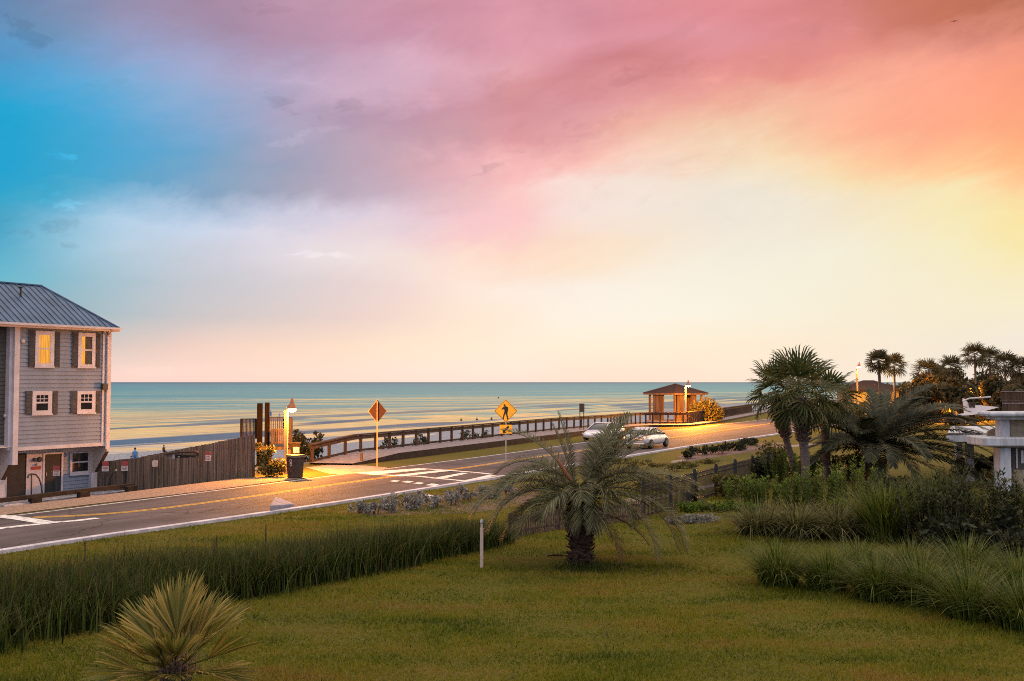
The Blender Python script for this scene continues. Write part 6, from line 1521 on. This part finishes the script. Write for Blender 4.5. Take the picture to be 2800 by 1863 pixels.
# ------------------------------------------------------------------ far trees on the right
def far_palm(label, px, ptop, pbase, Y_, crown, seed, src=None):
    q = atY(px, pbase, Y_); zg = 0.0; zt = atY(px, ptop, Y_).z
    g = thing('far_palm', label, 'palm tree', (q.x, Y_, zg), 0, 'far palms against the sky')
    a = MB(); a.tube([(0, 0, -.5), (.08, 0, zt * .5), (0, 0, zt)], [.19, .15, .14], 8); a.build('trunk', M['trunk_grey'], g, True)
    rg = random.Random(seed); parts = []
    for k in range(30):
        t_ = (k + .5) / 30; pit = 82 - 130 * t_ + rg.uniform(-8, 8); A_, B_ = fanleaf(crown * .42, crown * .6, 12, R(200), .5, .2, .12, .4); V, F = merge([A_, B_]); V = rot(V, R(k * 137.5), R(pit), R(rg.uniform(-30, 30)), (0, 0, zt))
        parts.append((V, F[0])) if len(F) == 1 else parts.append((V, F[0]))
    V, F = merge(parts); npmesh('crown', V, F, M['l_far'], g)
for args in (('far palm with a tall thin bare trunk, left of the orange trees', 2405, 992, 1125, 96, 1.5, 1), ('far palm leaning beside the thin trunked one', 2446, 1003, 1120, 126, 2.0, 2), ('far palm above the orange lit trees, left one', 2535, 1022, 1120, 130, 2.4, 3), ('far palm above the orange lit trees, right one', 2602, 1008, 1120, 136, 2.2, 4),
             ('tallest far palm with a round crown at the right', 2668, 975, 1120, 128, 2.1, 5), ('far palm close right of the tallest one', 2708, 985, 1120, 132, 2.1, 6), ('far palm with a drooping crown near the right edge', 2750, 1000, 1120, 126, 2.2, 7), ('far palm lowest of the group at the right edge', 2790, 1012, 1120, 126, 2.0, 8)): far_palm(*args)
def far_tree(label, px, pt, pb, Y_, wpx, n_, size, mat='l_far'):
    q = atY(px, pb, Y_); top_ = atY(px, pt, Y_).z; rx = wpx / FPX * Y_ / 2; H_ = top_
    g = thing('far_tree', label, 'tree', (q.x, Y_, 0), 0, 'far trees on the right')
    bl = []
    for k in range(13):
        th = rnd.uniform(0, 6.283); r = rx * rnd.random() ** .5 * .8; bl.append((r * math.cos(th), r * math.sin(th) * .7, H_ * rnd.uniform(.38, .82), rx * rnd.uniform(.28, .45), rx * .35, H_ * rnd.uniform(.12, .22)))
    V, F = leafcloud(n_, bl, size, aspect=1.7); npmesh('crown', V, F, M[mat], g)
    a = MB(); a.tube([(0, 0, -.5), (.1, 0, H_ * .3), (-.1, 0, H_ * .6)], [.28, .2, .08], 8)
    for k in range(5):
        b_ = bl[k]; a.tube([(.05, 0, H_ * .25), (b_[0] * .5, b_[1] * .5, b_[2] * .75), b_[:3]], [.12, .07, .02], 6)
    a.build('trunk', M['bark'], g, fix=False)
for args in (('broad far tree with lamp lit orange trunk', 2520, 1010, 1125, 124, 120, 2600, .32), ('dark far tree right of the orange lit one', 2600, 1020, 1125, 126, 110, 2400, .32), ('far tree behind the thin palm trunk', 2462, 1042, 1120, 140, 80, 1500, .3), ('far tree behind the white canvas sail', 2680, 1028, 1120, 118, 120, 2500, .3),
             ('far dark tree right of the canvas sail', 2745, 1022, 1120, 114, 120, 2500, .3), ('far tree at the right picture edge', 2805, 1030, 1120, 112, 110, 2200, .3), ('round far tree behind the lamp lit trunks', 2560, 1035, 1128, 116, 130, 2600, .28), ('low wide far tree right of the far house', 2490, 1052, 1128, 112, 110, 2200, .26), ('far tree close behind the deck railing', 2775, 1050, 1128, 100, 120, 2400, .26), ('far tree between the canvas sail and the lit trunks', 2630, 1048, 1128, 108, 110, 2200, .26), ('leafy far tree behind the lit trunk of the pair', 2575, 1000, 1128, 140, 130, 2600, .3), ('wide far tree behind the tallest far palm', 2690, 1010, 1128, 138, 150, 3000, .3), ('far tree behind the lowest palms at the right edge', 2770, 1012, 1128, 138, 130, 2600, .3), ('far tree half behind the thin palm, dark and round', 2440, 1030, 1128, 146, 90, 1600, .3), ('pale thin topped far tree between the palms', 2570, 985, 1120, 150, 120, 1200, .3)): far_tree(*args)
for px, py, rx, h_, lab in ((2480, 1140, 2.6, 1.6, 'low hedge bush below the orange lit trees'), (2560, 1142, 3.0, 1.5, 'low bush left of the canvas sail'), (2630, 1150, 2.2, 1.2, 'brown low bush under the canvas sail'), (2720, 1150, 2.4, 1.8, 'dark bush below the canvas sail at the right'), (2345, 1145, 2.6, 1.8, 'bush before the glowing far house'), (2290, 1150, 2.4, 1.8, 'bush behind the cabbage palms'), (2690, 1290, 1.6, .9, 'low bush on the grass behind the pool house column')):
    q = at(px, py + 12, 0); bush('far_bush', lab, 'bush', (q.x, q.y, 0), randblobs(rx, 1.2, h_, 8), 1100, .2, M['l_bush'], 'low bushes beyond the garden', 4)

# ------------------------------------------------------------------ mown lawn
n = 470000
D = 12.5 + 31 * NR.random(n) ** 1.55; x_ = D * NR.uniform(-.56, .86, n)
neA = np.interp(D, NE[:, 1], NE[:, 0])
keep = x_ > neA + .45
x_, D = x_[keep], D[keep]; n = len(D)
m, t, b = newmat('lawn_blades'); M['lawn'] = m
g1 = t.nodes.new('ShaderNodeNewGeometry')
geo = g1
mpl = t.nodes.new('ShaderNodeMapping'); mpl.inputs['Scale'].default_value = (.30, 1.15, 1); mpl.inputs['Rotation'].default_value = (0, 0, R(12)); t.links.new(g1.outputs['Position'], mpl.inputs[0])
big = tn(.75, 6, mpl.outputs[0]); mid_ = tn(1.3, 5)
f_ = tm('ADD', tm('MULTIPLY', g1.outputs['Random Per Island'], .45), tm('ADD', tm('MULTIPLY', tm('SUBTRACT', big.outputs['Fac'], .5), 2.1), tm('ADD', tm('MULTIPLY', tm('SUBTRACT', mid_.outputs['Fac'], .5), .9), .28)))
cc = ramp(f_, [(0, (.040, .062, .004)), (.33, (.108, .128, .007)), (.65, (.192, .168, .012)), (1, (.25, .145, .036))])
t.links.new(cc, b.inputs['Base Color']); b.inputs['Roughness'].default_value = .6; b.inputs['Specular IOR Level'].default_value = .15
tr_ = t.nodes.new('ShaderNodeBsdfTranslucent'); t.links.new(cc, tr_.inputs[0]); mx_ = t.nodes.new('ShaderNodeMixShader'); mx_.inputs[0].default_value = .4
t.links.new(b.outputs[0], mx_.inputs[1]); t.links.new(tr_.outputs[0], mx_.inputs[2]); t.links.new(mx_.outputs[0], t.nodes['Material Output'].inputs[0])
h = NR.uniform(.035, .085, n) * (1 + .5 * np.sin(x_ * 1.3 + np.sin(D)) * np.sin(D * .9)); az = NR.uniform(0, 6.283, n); w = NR.uniform(.006, .012, n) * (D / 16) ** .7; ln = h * NR.uniform(.2, .9, n)
fa = NR.uniform(0, 6.283, n)
bx_ = np.c_[np.cos(fa) * w, np.sin(fa) * w, np.zeros(n)]; B_ = np.c_[x_, D, np.zeros(n)]
V = np.stack([B_ - bx_, B_ + bx_, B_ + np.c_[np.cos(az) * ln, np.sin(az) * ln, h]], 1).reshape(-1, 3)
tag(npmesh('lawn_grass', V, np.arange(3 * n).reshape(-1, 3), M['lawn']), 'short mown grass of the lawn', 'grass', kind='stuff')

# weeds and dead leaves strewn over the lawn
n = 5200; D = 13 + 24 * NR.random(n) ** 1.3; x_ = D * NR.uniform(-.5, .5, n); k_ = x_ > np.interp(D, NE[:, 1], NE[:, 0]) + .6; x_, D = x_[k_], D[k_]; n = len(D)
cx = np.round(x_ / 1.7 + np.sin(D) * .4) * 1.7; pick = NR.random(n) < .55; x_ = np.where(pick, cx + NR.normal(0, .16, n), x_)
V, F = blades(np.c_[x_, D, np.zeros(n)], NR.uniform(.07, .17, n), NR.uniform(0, 6.283, n), NR.uniform(.3, 1.3, n), NR.uniform(.010, .022, n))
tag(npmesh('lawn_weeds', V, F, M['l_clump']), 'taller weeds scattered through the mown lawn', 'weeds', kind='stuff')

for px, py, rx, h_, lab in ((2130, 1290, 1.2, 1.3, 'leafy bush between the fence end and the palm trunks'), (2215, 1290, 1.1, 1.2, 'leafy bush behind the leaning palm trunk'), (2310, 1300, 1.0, 1.2, 'leafy bush right of the straight palm trunk'), (1985, 1345, .8, .9, 'small leafy bush along the garden side of the black fence')):
    q = at(px, py + 14, 0); bush('garden_bush', lab, 'bush', (q.x, q.y, 0), randblobs(rx, .8, h_, 8), 1300, .10, M['l_bush'] if px != 2215 else M['l_green'], 'leafy bushes around the palm trunks', 5)
for px, py, s_ in ((1700, 1268, .5), (1745, 1282, .55), (1790, 1278, .5), (1840, 1290, .6), (1880, 1282, .5), (1935, 1268, .5)):
    q = at(px, py, 0); bush('verge_tuft', 'brownish grass tuft on the verge between the road and the black fence', 'grass', (q.x, q.y, 0), randblobs(s_ * 1.4, s_, s_ * .7, 5, .6), 420, .07, M['l_bush'], 'brownish tufts on the verge', 3)
